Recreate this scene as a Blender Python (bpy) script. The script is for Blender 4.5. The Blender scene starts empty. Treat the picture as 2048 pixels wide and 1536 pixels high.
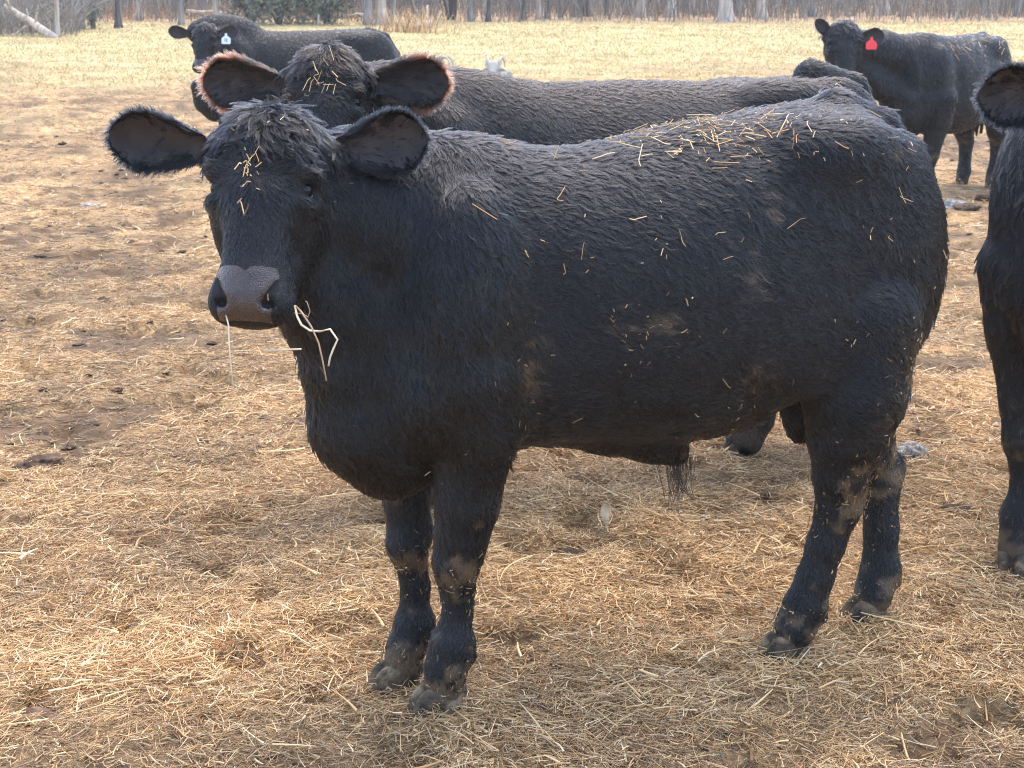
import bpy, math, random
import numpy as np
from mathutils import Matrix, Vector, kdtree

R = math.radians
rng = np.random.default_rng(11)
random.seed(5)
scn = bpy.context.scene
COL = scn.collection

# ------------------------------------------------------------------ camera, sky, sun, exposure
CAM_H, PITCH, FPX = 1.35, R(12.5), 3076.0
cam_d = bpy.data.cameras.new("camera")
cam = bpy.data.objects.new("camera", cam_d)
COL.objects.link(cam)
cam.location = (0, 0, CAM_H)
cam.rotation_euler = (R(90) - PITCH, 0, 0)
cam_d.sensor_width = 36
cam_d.lens = FPX / 2048 * 36
cam_d.clip_start, cam_d.clip_end = 0.05, 1000
cam_d.dof.use_dof = True
cam_d.dof.focus_distance = 3.05
cam_d.dof.aperture_fstop = 16
scn.camera = cam

SUN_EL, SUN_AZ = 68, 20          # sun stands behind the herd, a little to the right
w = bpy.data.worlds.new("World")
scn.world = w
w.use_nodes = True
nt = w.node_tree
sky = nt.nodes.new("ShaderNodeTexSky")
sky.sky_type = 'NISHITA'
sky.sun_disc = False
sky.sun_elevation = R(SUN_EL)
sky.sun_rotation = R(SUN_AZ)
sky.dust_density = 2.0
sky.air_density = 1.0
nt.links.new(sky.outputs[0], nt.nodes["Background"].inputs[0])
nt.nodes["Background"].inputs[1].default_value = 0.15
sun_d = bpy.data.lights.new("sun", 'SUN')
sun_d.energy = 0.6
sun_d.angle = R(60)
sun_d.color = (1.0, 0.93, 0.82)
sun = bpy.data.objects.new("sun", sun_d)
COL.objects.link(sun)
sdir = Vector((math.sin(R(SUN_AZ)) * math.cos(R(SUN_EL)), math.cos(R(SUN_AZ)) * math.cos(R(SUN_EL)), math.sin(R(SUN_EL))))
sun.rotation_euler = sdir.to_track_quat('Z', 'Y').to_euler()
scn.view_settings.view_transform = 'Standard'
scn.view_settings.look = 'None'
scn.view_settings.gamma = 1
scn.view_settings.exposure = 2.35
scn.cycles.use_denoising = True
scn.cycles.denoising_prefilter = 'NONE'
scn.cycles.pixel_filter_type = 'BLACKMAN_HARRIS'
scn.cycles.filter_width = 1.1
scn.cycles.max_bounces = 6
scn.cycles.transparent_max_bounces = 8

# ------------------------------------------------------------------ small maths
def ray(px, py):
    a, b = (px - 1024) / FPX, -(py - 768) / FPX
    c, s = math.cos(PITCH), math.sin(PITCH)
    return np.array([a, c + b * s, -s + b * c])

def at(px, py, y):
    d = ray(px, py)
    return np.array([0, 0, CAM_H]) + d * (y / d[1])

def unit(v):
    v = np.asarray(v, float)
    return v / (np.linalg.norm(v, axis=-1, keepdims=True) + 1e-12)

def hash3(i, j, k, seed):
    n = (i.astype(np.int64) * 374761393 + j.astype(np.int64) * 668265263 + k.astype(np.int64) * 2147483647 + seed * 144665) & 0xFFFFFFFF
    n = ((n ^ (n >> 13)) * 1274126177) & 0xFFFFFFFF
    n = n ^ (n >> 16)
    return (n & 0xFFFFFF) / float(0xFFFFFF) * 2 - 1

def vnoise(p, seed=0):
    p = np.asarray(p, float)
    f = np.floor(p)
    i = f.astype(np.int64)
    t = p - f
    t = t * t * (3 - 2 * t)
    out = 0
    for a in (0, 1):
        for b in (0, 1):
            for c in (0, 1):
                wgt = (t[:, 0] if a else 1 - t[:, 0]) * (t[:, 1] if b else 1 - t[:, 1]) * (t[:, 2] if c else 1 - t[:, 2])
                out = out + wgt * hash3(i[:, 0] + a, i[:, 1] + b, i[:, 2] + c, seed)
    return out

def fbm(p, scale, octv=3, seed=0):
    p = np.asarray(p, float)
    if p.shape[1] == 2:
        p = np.concatenate([p, np.zeros((len(p), 1)) + 0.37], 1)
    s, a, o, tot = 1 / scale, 1.0, 0, 0
    for q in range(octv):
        o = o + a * vnoise(p * s + 17.3 * q, seed + q)
        tot += a
        a *= 0.5
        s *= 2.03
    return o / tot

def sstep(a, b, x):
    t = np.clip((np.asarray(x, float) - a) / (b - a), 0, 1)
    return t * t * (3 - 2 * t)

# ------------------------------------------------------------------ materials
def mat(name, col=(.5, .5, .5), rough=.8, spec=.3):
    m = bpy.data.materials.new(name)
    m.use_nodes = True
    b = m.node_tree.nodes["Principled BSDF"]
    b.inputs["Base Color"].default_value = (*col, 1)
    b.inputs["Roughness"].default_value = rough
    b.inputs["Specular IOR Level"].default_value = spec
    return m, m.node_tree, b

def ramp(nt, fac, stops):
    r = nt.nodes.new("ShaderNodeValToRGB")
    e = r.color_ramp.elements
    while len(e) < len(stops):
        e.new(0.5)
    for q, (p, c) in enumerate(stops):
        e[q].position = p
        e[q].color = (*c, 1)
    nt.links.new(fac, r.inputs[0])
    return r.outputs[0]

def noise_n(nt, scale, detail=4, coord="Object", dist=0.0):
    tc = nt.nodes.new("ShaderNodeTexCoord")
    n = nt.nodes.new("ShaderNodeTexNoise")
    n.inputs["Scale"].default_value = scale
    n.inputs["Detail"].default_value = detail
    n.inputs["Distortion"].default_value = dist
    nt.links.new(tc.outputs[coord], n.inputs["Vector"])
    return n.outputs[0]

def mixc(nt, fac, a, b):
    m = nt.nodes.new("ShaderNodeMix")
    m.data_type = 'RGBA'
    for sock, v in ((m.inputs[0], fac), (m.inputs[6], a), (m.inputs[7], b)):
        if isinstance(v, (tuple, list)):
            sock.default_value = (*v, 1)
        elif isinstance(v, (float, int)):
            sock.default_value = v
        else:
            nt.links.new(v, sock)
    return m.outputs[2]

def bump(nt, b, h, strength=.4, dist=.01):
    n = nt.nodes.new("ShaderNodeBump")
    n.inputs["Strength"].default_value = strength
    n.inputs["Distance"].default_value = dist
    nt.links.new(h, n.inputs["Height"])
    nt.links.new(n.outputs[0], b.inputs["Normal"])

def attr(nt, name):
    a = nt.nodes.new("ShaderNodeAttribute")
    a.attribute_name = name
    return a

def hair_mat(name, root, tip, mud=(.15, .10, .058), rough=.24):
    m = bpy.data.materials.new(name)
    m.use_nodes = True
    t = m.node_tree
    t.nodes.clear()
    out = t.nodes.new("ShaderNodeOutputMaterial")
    h = t.nodes.new("ShaderNodeBsdfHairPrincipled")
    h.parametrization = 'COLOR'
    info = t.nodes.new("ShaderNodeHairInfo")
    tipa = attr(t, "tip")
    mul = t.nodes.new("ShaderNodeMath")
    mul.operation = 'MULTIPLY'
    t.links.new(info.outputs["Intercept"], mul.inputs[0])
    t.links.new(tipa.outputs["Fac"], mul.inputs[1])
    c = mixc(t, mul.outputs[0], root, tip)
    c = mixc(t, attr(t, "mud").outputs["Fac"], c, mud)
    t.links.new(c, h.inputs["Color"])
    h.inputs["Roughness"].default_value = rough
    h.inputs["Radial Roughness"].default_value = .45
    h.inputs["Random Roughness"].default_value = .3
    h.inputs["Coat"].default_value = 0
    h.inputs["IOR"].default_value = 1.46
    t.links.new(info.outputs["Random"], h.inputs["Random"])
    t.links.new(h.outputs[0], out.inputs[0])
    return m

M = {}
M["coat_black"] = hair_mat("black_coat", (.0034, .0034, .0041), (.024, .021, .020))
M["coat_brownish"] = hair_mat("brownish_black_coat", (.0060, .0048, .0041), (.026, .018, .014))
M["ear_backlit"] = hair_mat("backlit_ear_hair", (.012, .008, .006), (.21, .072, .036))  # orange tip colour paints the sun glowing through the ear rims
m, t, b = mat("dark_hide", (.012, .011, .011), .7, .25)
c = mixc(t, attr(t, "mud").outputs["Fac"], (.010, .0095, .010), (.09, .06, .036))
t.links.new(c, b.inputs["Base Color"])
bump(t, b, noise_n(t, 90, 3), .5, .004)
M["hide"] = m
m, t, b = mat("wet_nose", (.05, .042, .042), .25, .42)
vo = t.nodes.new("ShaderNodeTexVoronoi")
vo.inputs["Scale"].default_value = 330
tc = t.nodes.new("ShaderNodeTexCoord")
t.links.new(tc.outputs["Object"], vo.inputs["Vector"])
bump(t, b, vo.outputs["Distance"], .6, .002)
t.links.new(ramp(t, noise_n(t, 22), [(.35, (.036, .024, .021)), (.7, (.085, .055, .046))]), b.inputs["Base Color"])
M["nose"] = m
m, t, b = mat("eyeball", (.006, .005, .004), .06, .24)
M["eye"] = m
m, t, b = mat("eye_rim", (.22, .2, .19), .3, .5)
M["eyerim"] = m
m, t, b = mat("hoof_horn", (.1, .08, .06), .75, .3)
t.links.new(ramp(t, noise_n(t, 26, 5), [(.35, (.035, .026, .018)), (.5, (.10, .068, .04)), (.65, (.24, .17, .10))]), b.inputs["Base Color"])
bump(t, b, noise_n(t, 70, 6), 1.0, .012)
M["hoof"] = m
m, t, b = mat("ear_skin", (.03, .02, .018), .6, .3)
t.links.new(ramp(t, noise_n(t, 30), [(.3, (.012, .0095, .009)), (.75, (.042, .028, .025))]), b.inputs["Base Color"])
M["earskin"] = m
m, t, b = mat("white_plastic", (.68, .76, .78), .45, .4)
M["tag_white"] = m
m, t, b = mat("red_plastic", (.80, .055, .065), .45, .4)
M["tag_red"] = m
m, t, b = mat("tag_ink", (.16, .2, .22), .6, .2)
M["ink"] = m

def straw_mat(name, stops):
    m, t, b = mat(name, (.5, .4, .2), .6, .3)
    info = t.nodes.new("ShaderNodeHairInfo")
    a = attr(t, "mud")
    col = ramp(t, info.outputs["Random"], stops)
    t.links.new(mixc(t, a.outputs["Fac"], col, (.115, .068, .036)), b.inputs["Base Color"])
    return m

M["straw"] = straw_mat("dry_straw", [(0, (.22, .11, .045)), (.25, (.53, .30, .12)), (.55, (.74, .465, .205)), (.85, (.83, .585, .30)), (1, (.87, .71, .44))])
M["grass"] = straw_mat("dry_pasture_grass", [(0, (.26, .21, .09)), (.35, (.38, .32, .13)), (.75, (.48, .385, .17)), (1, (.57, .45, .26))])
M["twig"] = straw_mat("bare_twigs", [(0, (.12, .11, .09)), (.5, (.21, .19, .155)), (1, (.34, .29, .225))])
M["litter"] = straw_mat("leaf_litter", [(0, (.22, .12, .06)), (.5, (.40, .24, .13)), (1, (.55, .38, .22))])

m, t, b = mat("muddy_ground", (.1, .07, .05), .95, .12)
st = attr(t, "straw").outputs["Fac"]
gr = attr(t, "grass").outputs["Fac"]
wo = attr(t, "wood").outputs["Fac"]
mud = ramp(t, noise_n(t, 9, 6), [(.3, (.045, .028, .016)), (.6, (.115, .07, .038)), (.8, (.18, .12, .07))])
chaff = ramp(t, noise_n(t, 55, 6, dist=1.5), [(.34, (.17, .098, .045)), (.5, (.49, .305, .14)), (.66, (.71, .48, .24))])
gcol = ramp(t, noise_n(t, 1.7, 8), [(.3, (.29, .21, .10)), (.5, (.41, .31, .145)), (.7, (.49, .38, .20))])
wcol = ramp(t, noise_n(t, .8, 8), [(.3, (.20, .12, .07)), (.5, (.36, .24, .14)), (.7, (.46, .33, .2))])
c = mixc(t, st, mud, chaff)
c = mixc(t, gr, c, gcol)
c = mixc(t, wo, c, wcol)
t.links.new(c, b.inputs["Base Color"])
bump(t, b, noise_n(t, 40, 6), .7, .012)
M["ground"] = m

def bark(name, a, c):
    m, t, b = mat(name, a, .95, .1)
    tc = t.nodes.new("ShaderNodeTexCoord")
    mp = t.nodes.new("ShaderNodeMapping")
    mp.inputs["Scale"].default_value = (9, 9, 1.6)
    n = t.nodes.new("ShaderNodeTexNoise")
    n.inputs["Scale"].default_value = 1.0
    n.inputs["Detail"].default_value = 7
    t.links.new(tc.outputs["Object"], mp.inputs[0])
    t.links.new(mp.outputs[0], n.inputs["Vector"])
    t.links.new(ramp(t, n.outputs[0], [(.3, a), (.68, c)]), b.inputs["Base Color"])
    bump(t, b, n.outputs[0], .9, .04)
    return m
M["bark_pale"] = bark("pale_bark", (.26, .21, .17), (.56, .47, .38))
M["bark_grey"] = bark("grey_bark", (.13, .12, .11), (.33, .30, .27))
M["bark_dark"] = bark("dark_bark", (.055, .05, .048), (.15, .13, .12))
M["log"] = bark("weathered_log", (.30, .24, .18), (.58, .48, .38))
m, t, b = mat("evergreen_leaf", (.06, .075, .035), .6, .3)
t.links.new(ramp(t, noise_n(t, 3, 4), [(.3, (.11, .115, .08)), (.55, (.19, .19, .13)), (.75, (.29, .275, .19))]), b.inputs["Base Color"])
M["leaf"] = m
m, t, b = mat("white_wool", (.34, .31, .27), .9, .1)
bump(t, b, noise_n(t, 60, 4), .6, .01)
M["wool"] = m
m, t, b = mat("horn_keratin", (.34, .29, .23), .5, .35)
wv = t.nodes.new("ShaderNodeTexWave")
wv.inputs["Scale"].default_value = 30
wv.inputs["Distortion"].default_value = 2
t.links.new(ramp(t, wv.outputs[0], [(0, (.28, .23, .18)), (1, (.55, .49, .41))]), b.inputs["Base Color"])
M["horn"] = m
m, t, b = mat("grey_crust", (.3, .28, .26), .95, .1)
t.links.new(ramp(t, noise_n(t, 30, 6, dist=2), [(.3, (.07, .055, .045)), (.5, (.22, .19, .165)), (.7, (.48, .45, .41))]), b.inputs["Base Color"])
bump(t, b, noise_n(t, 45, 6), .9, .01)
M["crust"] = m
m, t, b = mat("dark_dung", (.06, .04, .03), .9, .2)
t.links.new(ramp(t, noise_n(t, 24, 6, dist=1), [(.3, (.035, .022, .015)), (.55, (.10, .06, .036)), (.75, (.22, .14, .08))]), b.inputs["Base Color"])
bump(t, b, noise_n(t, 40, 6), .9, .012)
M["dung"] = m
m, t, b = mat("dry_leaf", (.55, .47, .36), .7, .2)
t.links.new(ramp(t, noise_n(t, 40, 4), [(.3, (.34, .25, .15)), (.7, (.50, .39, .25))]), b.inputs["Base Color"])
M["dryleaf"] = m

# ------------------------------------------------------------------ objects and tags
def tag(o, label=None, cat=None, group=None, kind=None):
    for k, v in (("label", label), ("category", cat), ("group", group), ("kind", kind)):
        if v:
            o[k] = v
    return o

def empty(name, loc=(0, 0, 0), rz=0):
    o = bpy.data.objects.new(name, None)
    o.location = loc
    o.rotation_euler = (0, 0, rz)
    o.empty_display_size = .1
    COL.objects.link(o)
    return o

def mesh_obj(name, V, F, material, parent=None, attrs=None, smooth=True):
    me = bpy.data.meshes.new(name)
    V = np.asarray(V, np.float32)
    if isinstance(F, np.ndarray):
        nf, k = F.shape
        me.vertices.add(len(V))
        me.vertices.foreach_set("co", V.ravel())
        me.loops.add(nf * k)
        me.loops.foreach_set("vertex_index", F.ravel().astype(np.int32))
        me.polygons.add(nf)
        me.polygons.foreach_set("loop_start", np.arange(0, nf * k, k, dtype=np.int32))
        me.update(calc_edges=True)
    else:
        me.from_pydata([tuple(map(float, v)) for v in V], [], [tuple(int(i) for i in f) for f in F])
    if smooth:
        me.polygons.foreach_set("use_smooth", np.ones(len(me.polygons), bool))
    for k_, a_ in (attrs or {}).items():
        at_ = me.attributes.new(k_, 'FLOAT', 'POINT')
        at_.data.foreach_set("value", np.asarray(a_, np.float32))
    me.materials.append(material)
    me.validate()
    o = bpy.data.objects.new(name, me)
    COL.objects.link(o)
    if parent:
        o.parent = parent
    return o

def curves_obj(name, P, rad, material, parent=None, attrs=None, taper=True):
    """P (n, k, 3) strand points, rad (n,) root radius."""
    n, k, _ = P.shape
    cu = bpy.data.hair_curves.new(name)
    cu.add_curves([k] * n)
    cu.attributes["position"].data.foreach_set("vector", P.astype(np.float32).ravel())
    prof = np.linspace(1, .25, k) ** .8 if taper else np.ones(k)
    rr = (rad[:, None] * prof[None]).astype(np.float32).ravel()
    ra = cu.attributes.get("radius") or cu.attributes.new("radius", 'FLOAT', 'POINT')
    ra.data.foreach_set("value", rr)
    for k_, a_ in (attrs or {}).items():
        at_ = cu.attributes.new(k_, 'FLOAT', 'CURVE')
        at_.data.foreach_set("value", np.asarray(a_, np.float32))
    cu.materials.append(material)
    o = bpy.data.objects.new(name, cu)
    COL.objects.link(o)
    if parent:
        o.parent = parent
    return o

def tube(P, rad, seg=8, cap=True, noise=0.0):
    """a bent tapering tube through points P with radii rad -> verts, quad/ngon faces"""
    P = np.asarray(P, float)
    n = len(P)
    T = unit(np.gradient(P, axis=0))
    ref = np.array([1.0, .13, .07])
    V, F = [], []
    for q in range(n):
        a = np.cross(T[q], ref)
        if np.linalg.norm(a) < .1:
            a = np.cross(T[q], [0, 1, .2])
        a = unit(a)
        c_ = np.cross(T[q], a)
        for s in range(seg):
            th = 2 * math.pi * s / seg
            r_ = rad[q] * (1 + noise * random.uniform(-1, 1))
            V.append(P[q] + r_ * (math.cos(th) * a + math.sin(th) * c_))
    for q in range(n - 1):
        for s in range(seg):
            s2 = (s + 1) % seg
            F.append((q * seg + s, q * seg + s2, (q + 1) * seg + s2, (q + 1) * seg + s))
    if cap:
        F.append(tuple(range(seg))[::-1])
        F.append(tuple((n - 1) * seg + s for s in range(seg)))
    return V, F

def join(parts):
    V, F = [], []
    for v, f in parts:
        o = len(V)
        V += list(v)
        F += [tuple(i + o for i in ff) for ff in f]
    return V, F

# ------------------------------------------------------------------ implicit surfaces
class Field:
    def __init__(s, xs, ys, zs):
        s.ax = [np.asarray(a, np.float32) for a in (xs, ys, zs)]
        s.F = np.full([len(a) for a in s.ax], 1.0, np.float32)

    def block(s, lo, hi):
        sl = []
        for a, l, h in zip(s.ax, lo, hi):
            i0, i1 = np.searchsorted(a, l), np.searchsorted(a, h)
            sl.append(slice(max(i0 - 1, 0), min(i1 + 1, len(a))))
        g = np.meshgrid(*[a[q] for a, q in zip(s.ax, sl)], indexing='ij', sparse=True)
        return tuple(sl), g

    def put(s, sl, d, k, sub=False):
        f = s.F[sl]
        if f.size == 0:
            return
        if sub:
            a, c_ = -f, d
        else:
            a, c_ = f, d
        h = np.maximum(k - np.abs(a - c_), 0) / k
        r = np.minimum(a, c_) - h * h * (k * .25)
        s.F[sl] = -r if sub else r

    def cap(s, a, b_, ra, rb, k=.04, sub=False, flat=None, fw=1.0):
        a, b_ = np.asarray(a, float), np.asarray(b_, float)
        m_ = max(ra, rb) / min(fw, 1) + k + .03
        sl, g = s.block(np.minimum(a, b_) - m_, np.maximum(a, b_) + m_)
        ba = b_ - a
        L2 = float(ba @ ba) + 1e-9
        px, py, pz = g[0] - a[0], g[1] - a[1], g[2] - a[2]
        t_ = np.clip((px * ba[0] + py * ba[1] + pz * ba[2]) / L2, 0, 1)
        ox, oy, oz = px - t_ * ba[0], py - t_ * ba[1], pz - t_ * ba[2]
        d2 = ox * ox + oy * oy + oz * oz
        if flat is not None:
            fl = unit(flat)
            q = ox * fl[0] + oy * fl[1] + oz * fl[2]
            d2 = d2 + (1 / fw ** 2 - 1) * q * q
        d = np.sqrt(np.maximum(d2, 1e-10)) - (ra + t_ * (rb - ra))
        s.put(sl, d.astype(np.float32), k, sub)

    def chain(s, pts, k=.03, flat=None, fw=1.0):
        for q in range(len(pts) - 1):
            s.cap(pts[q][:3], pts[q + 1][:3], pts[q][3], pts[q + 1][3], k, False, flat, fw)

    def ell(s, c_, r_, k=.04, sub=False, A=None):
        c_, r_ = np.asarray(c_, float), np.asarray(r_, float)
        m_ = (r_.max() if A is not None else r_) + k + .03
        sl, g = s.block(c_ - m_, c_ + m_)
        px, py, pz = g[0] - c_[0], g[1] - c_[1], g[2] - c_[2]
        if A is not None:
            q = [px * A[i][0] + py * A[i][1] + pz * A[i][2] for i in range(3)]
        else:
            q = [px, py, pz]
        k0 = np.sqrt(sum((q[i] / r_[i]) ** 2 for i in range(3)))
        k1 = np.sqrt(sum((q[i] / r_[i] ** 2) ** 2 for i in range(3))) + 1e-6
        d = k0 * (k0 - 1) / k1
        s.put(sl, d.astype(np.float32), k, sub)

    def torso(s, st, vc=0.0, k=.03, e=2.35):
        st = np.asarray(st, float)
        uu = s.ax[0].astype(float)
        lo, hi = st[0, 0], st[-1, 0]
        i0, i1 = np.searchsorted(uu, lo), np.searchsorted(uu, hi)
        u = np.clip(uu, lo, hi)
        # smooth (Catmull-Rom style) interpolation of the stations
        def sm(col):
            y = np.interp(u, st[:, 0], st[:, col])
            for _ in range(2):
                y = np.convolve(np.pad(y, 3, mode='edge'), np.ones(7) / 7, 'valid')
            return y
        top, bot, hw = sm(1), sm(2), sm(3)
        sl = (slice(i0, i1), slice(None), slice(None))
        zc = ((top + bot) / 2)[i0:i1, None, None]
        rz = ((top - bot) / 2)[i0:i1, None, None]
        rw = hw[i0:i1, None, None]
        y = (s.ax[1][None, :, None] - vc)
        z = s.ax[2][None, None, :]
        zz = np.abs((z - zc) / rz)
        # wider at mid/low barrel, narrower at the spine
        narrow = 1 - .16 * np.clip((z - zc) / rz, 0, 1.2) ** 2
        yy = np.abs(y / (rw * narrow))
        d = ((yy ** e + zz ** e) ** (1 / e) - 1) * np.minimum(rz, rw)
        s.put(sl, d.astype(np.float32), k)

    def mesh(s):
        F = s.F
        xs, ys, zs = s.ax
        ins = F < 0
        mixed = np.zeros([n - 1 for n in F.shape], np.uint8)
        for a in (0, 1):
            for b_ in (0, 1):
                for c_ in (0, 1):
                    mixed += ins[a:F.shape[0] - 1 + a, b_:F.shape[1] - 1 + b_, c_:F.shape[2] - 1 + c_]
        act = np.argwhere((mixed > 0) & (mixed < 8))
        ids = np.full(mixed.shape, -1, np.int64)
        ids[act[:, 0], act[:, 1], act[:, 2]] = np.arange(len(act))
        acc = np.zeros((len(act), 3))
        cnt = np.zeros(len(act))
        cor = [(a, b_, c_) for a in (0, 1) for b_ in (0, 1) for c_ in (0, 1)]
        axs = (xs.astype(float), ys.astype(float), zs.astype(float))
        for p in cor:
            for ax in range(3):
                if p[ax] == 1:
                    continue
                q = list(p)
                q[ax] = 1
                ia = act + np.array(p)
                ib = act + np.array(q)
                fa = F[ia[:, 0], ia[:, 1], ia[:, 2]].astype(float)
                fb = F[ib[:, 0], ib[:, 1], ib[:, 2]].astype(float)
                cr = (fa < 0) != (fb < 0)
                t_ = np.where(cr, fa / (fa - fb + 1e-20), 0)
                for d_ in range(3):
                    pa, pb = axs[d_][ia[:, d_]], axs[d_][ib[:, d_]]
                    acc[:, d_] += np.where(cr, pa + (pb - pa) * t_, 0)
                cnt += cr
        V = acc / cnt[:, None]
        faces = []
        for ax in range(3):
            o1, o2 = [q for q in range(3) if q != ax]
            sa = [slice(None)] * 3
            sb = [slice(None)] * 3
            sa[ax], sb[ax] = slice(0, -1), slice(1, None)
            A, B = ins[tuple(sa)], ins[tuple(sb)]
            e = np.argwhere(A != B)
            ok = (e[:, o1] > 0) & (e[:, o2] > 0) & (e[:, o1] < F.shape[o1] - 1) & (e[:, o2] < F.shape[o2] - 1)
            e = e[ok]
            flip = A[e[:, 0], e[:, 1], e[:, 2]]
            def cell(d1, d2):
                c_ = e.copy()
                c_[:, o1] -= d1
                c_[:, o2] -= d2
                return ids[c_[:, 0], c_[:, 1], c_[:, 2]]
            qd = np.stack([cell(1, 1), cell(0, 1), cell(0, 0), cell(1, 0)], 1)
            if ax == 1:
                flip = ~flip
            qd = np.where(flip[:, None], qd, qd[:, ::-1])
            faces.append(qd)
        Fc = np.concatenate(faces)
        Fc = Fc[(Fc >= 0).all(1)]
        # light smoothing
        for _ in range(2):
            s_ = np.zeros_like(V)
            n_ = np.zeros(len(V))
            for q in range(4):
                a, b_ = Fc[:, q], Fc[:, (q + 1) % 4]
                for d_ in range(3):
                    s_[:, d_] += np.bincount(a, V[b_, d_], len(V)) + np.bincount(b_, V[a, d_], len(V))
                n_ += np.bincount(a, minlength=len(V)) + np.bincount(b_, minlength=len(V))
            V = V * .6 + .4 * s_ / np.maximum(n_, 1)[:, None]
        return V, Fc

def vnormals(V, F):
    n = np.cross(V[F[:, 2]] - V[F[:, 0]], V[F[:, 3]] - V[F[:, 1]]) if F.shape[1] == 4 else np.cross(V[F[:, 1]] - V[F[:, 0]], V[F[:, 2]] - V[F[:, 0]])
    N = np.zeros_like(V)
    for q in range(F.shape[1]):
        for d_ in range(3):
            N[:, d_] += np.bincount(F[:, q], n[:, d_], len(V))
    return unit(N)

def sample(V, F, N, n, wfun=None):
    T = np.concatenate([F[:, [0, 1, 2]], F[:, [0, 2, 3]]]) if F.shape[1] == 4 else F
    a, b_, c_ = V[T[:, 0]], V[T[:, 1]], V[T[:, 2]]
    ar = np.linalg.norm(np.cross(b_ - a, c_ - a), axis=1)
    if wfun is not None:
        ar = ar * wfun((a + b_ + c_) / 3, unit(N[T].mean(1)))
    cdf = np.cumsum(ar)
    i = np.minimum(np.searchsorted(cdf, rng.random(n) * cdf[-1]), len(T) - 1)
    r1, r2 = np.sqrt(rng.random(n)), rng.random(n)
    w_ = np.stack([1 - r1, r1 * (1 - r2), r1 * r2], 1)[:, :, None]
    return (V[T[i]] * w_).sum(1), unit((N[T[i]] * w_).sum(1))

def grow(P, N, comb, length, lift, K=6, clump=.6, cl_frac=.03, wave=.12, jitter=.13, settle=.7, droop=0.0, nscale=1.0):
    """hair strands: roots P, normals N, comb direction field -> (n, K, 3)"""
    n = len(P)
    tang = comb - (comb * N).sum(1, keepdims=True) * N
    tang = unit(tang)
    side = np.cross(N, tang)
    nc = max(8, int(n * cl_frac))
    ci = rng.choice(n, nc, replace=False)
    kd = kdtree.KDTree(nc)
    for q, i in enumerate(ci):
        kd.insert(P[i], q)
    kd.balance()
    near = np.fromiter((kd.find(p)[1] for p in P), np.int64, n)
    owner = ci[near]
    cang = rng.normal(0, .15, nc)[near]
    lift = np.maximum(lift + rng.normal(0, .15, nc)[near], .03)
    length = length * np.clip(rng.normal(1, .18, nc), .6, 1.5)[near]
    cang = cang + .55 * fbm(P, .045 * nscale, 2, 91)
    ang = cang + rng.normal(0, jitter, n)
    tang = tang * np.cos(ang)[:, None] + side * np.sin(ang)[:, None]
    side = np.cross(N, tang)
    lift = lift * rng.uniform(.6, 1.35, n)
    length = length * rng.uniform(.65, 1.15, n)
    s = np.linspace(0, 1, K)
    cl, sl_ = np.cos(lift), np.sin(lift)
    ph = rng.uniform(0, 6.28, nc)[near]
    out = np.empty((n, K, 3))
    for q, sv in enumerate(s):
        up = length * sl_ * (sv - settle * .5 * sv * sv)
        fo = length * cl * sv
        wv = length * wave * np.sin(ph + 5.5 * sv) * sv
        out[:, q] = P + N * up[:, None] + tang * fo[:, None] + side * wv[:, None]
        if np.any(droop):
            out[:, q, 2] -= droop * length * sv * sv
    cen = out[owner]
    off = P - P[owner]
    for q, sv in enumerate(s):
        k_ = clump * sv ** .8
        out[:, q] = out[:, q] * (1 - k_) + (cen[:, q] + off * .10) * k_
    return out

# ------------------------------------------------------------------ cattle
def claw_mesh():
    xs = np.arange(-.09, .08, .0055)
    ys = np.arange(-.07, .07, .0055)
    zs = np.arange(-.03, .10, .0055)
    f = Field(xs, ys, zs)
    for sg in (-1, 1):
        f.ell((-.010, sg * .0195, .008), (.050, .0205, .062), .006)
        f.cap((-.012, sg * .016, .006), (-.048, sg * .013, .004), .020, .012, .014)
        f.cap((.0, sg * .018, .045), (.026, sg * .016, .03), .026, .022, .012)
        f.ell((.052, sg * .017, .052), (.011, .011, .014), .01)
    f.ell((0, 0, -.08), (.4, .4, .085), .004, True)
    f.ell((0, 0, .14), (.4, .4, .07), .01, True)
    return f.mesh()
CLAW = claw_mesh()

def rotz(a):
    return np.array([[math.cos(a), -math.sin(a), 0], [math.sin(a), math.cos(a), 0], [0, 0, 1]])

CALF_TORSO = [(-.17, 1.02, .62, .09), (-.10, 1.10, .53, .15), (.0, 1.165, .50, .19), (.06, 1.172, .50, .205), (.16, 1.155, .535, .225),
              (.28, 1.14, .545, .245), (.40, 1.152, .53, .26), (.55, 1.185, .515, .262), (.70, 1.20, .525, .25),
              (.84, 1.222, .62, .232), (.93, 1.238, .66, .212), (1.01, 1.20, .66, .18), (1.075, 1.13, .70, .145), (1.125, 1.02, .74, .10), (1.15, .94, .80, .05)]
COW_TORSO = [(-.17, 1.02, .60, .09), (-.10, 1.10, .51, .15), (.0, 1.168, .48, .19), (.06, 1.178, .47, .205), (.16, 1.168, .47, .235),
             (.28, 1.155, .46, .265), (.40, 1.155, .45, .285), (.55, 1.160, .45, .285), (.70, 1.165, .47, .265),
             (.84, 1.175, .53, .240), (.95, 1.178, .60, .215), (1.05, 1.14, .66, .185), (1.12, 1.09, .70, .15), (1.17, 1.00, .74, .10), (1.195, .93, .80, .05)]
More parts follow.
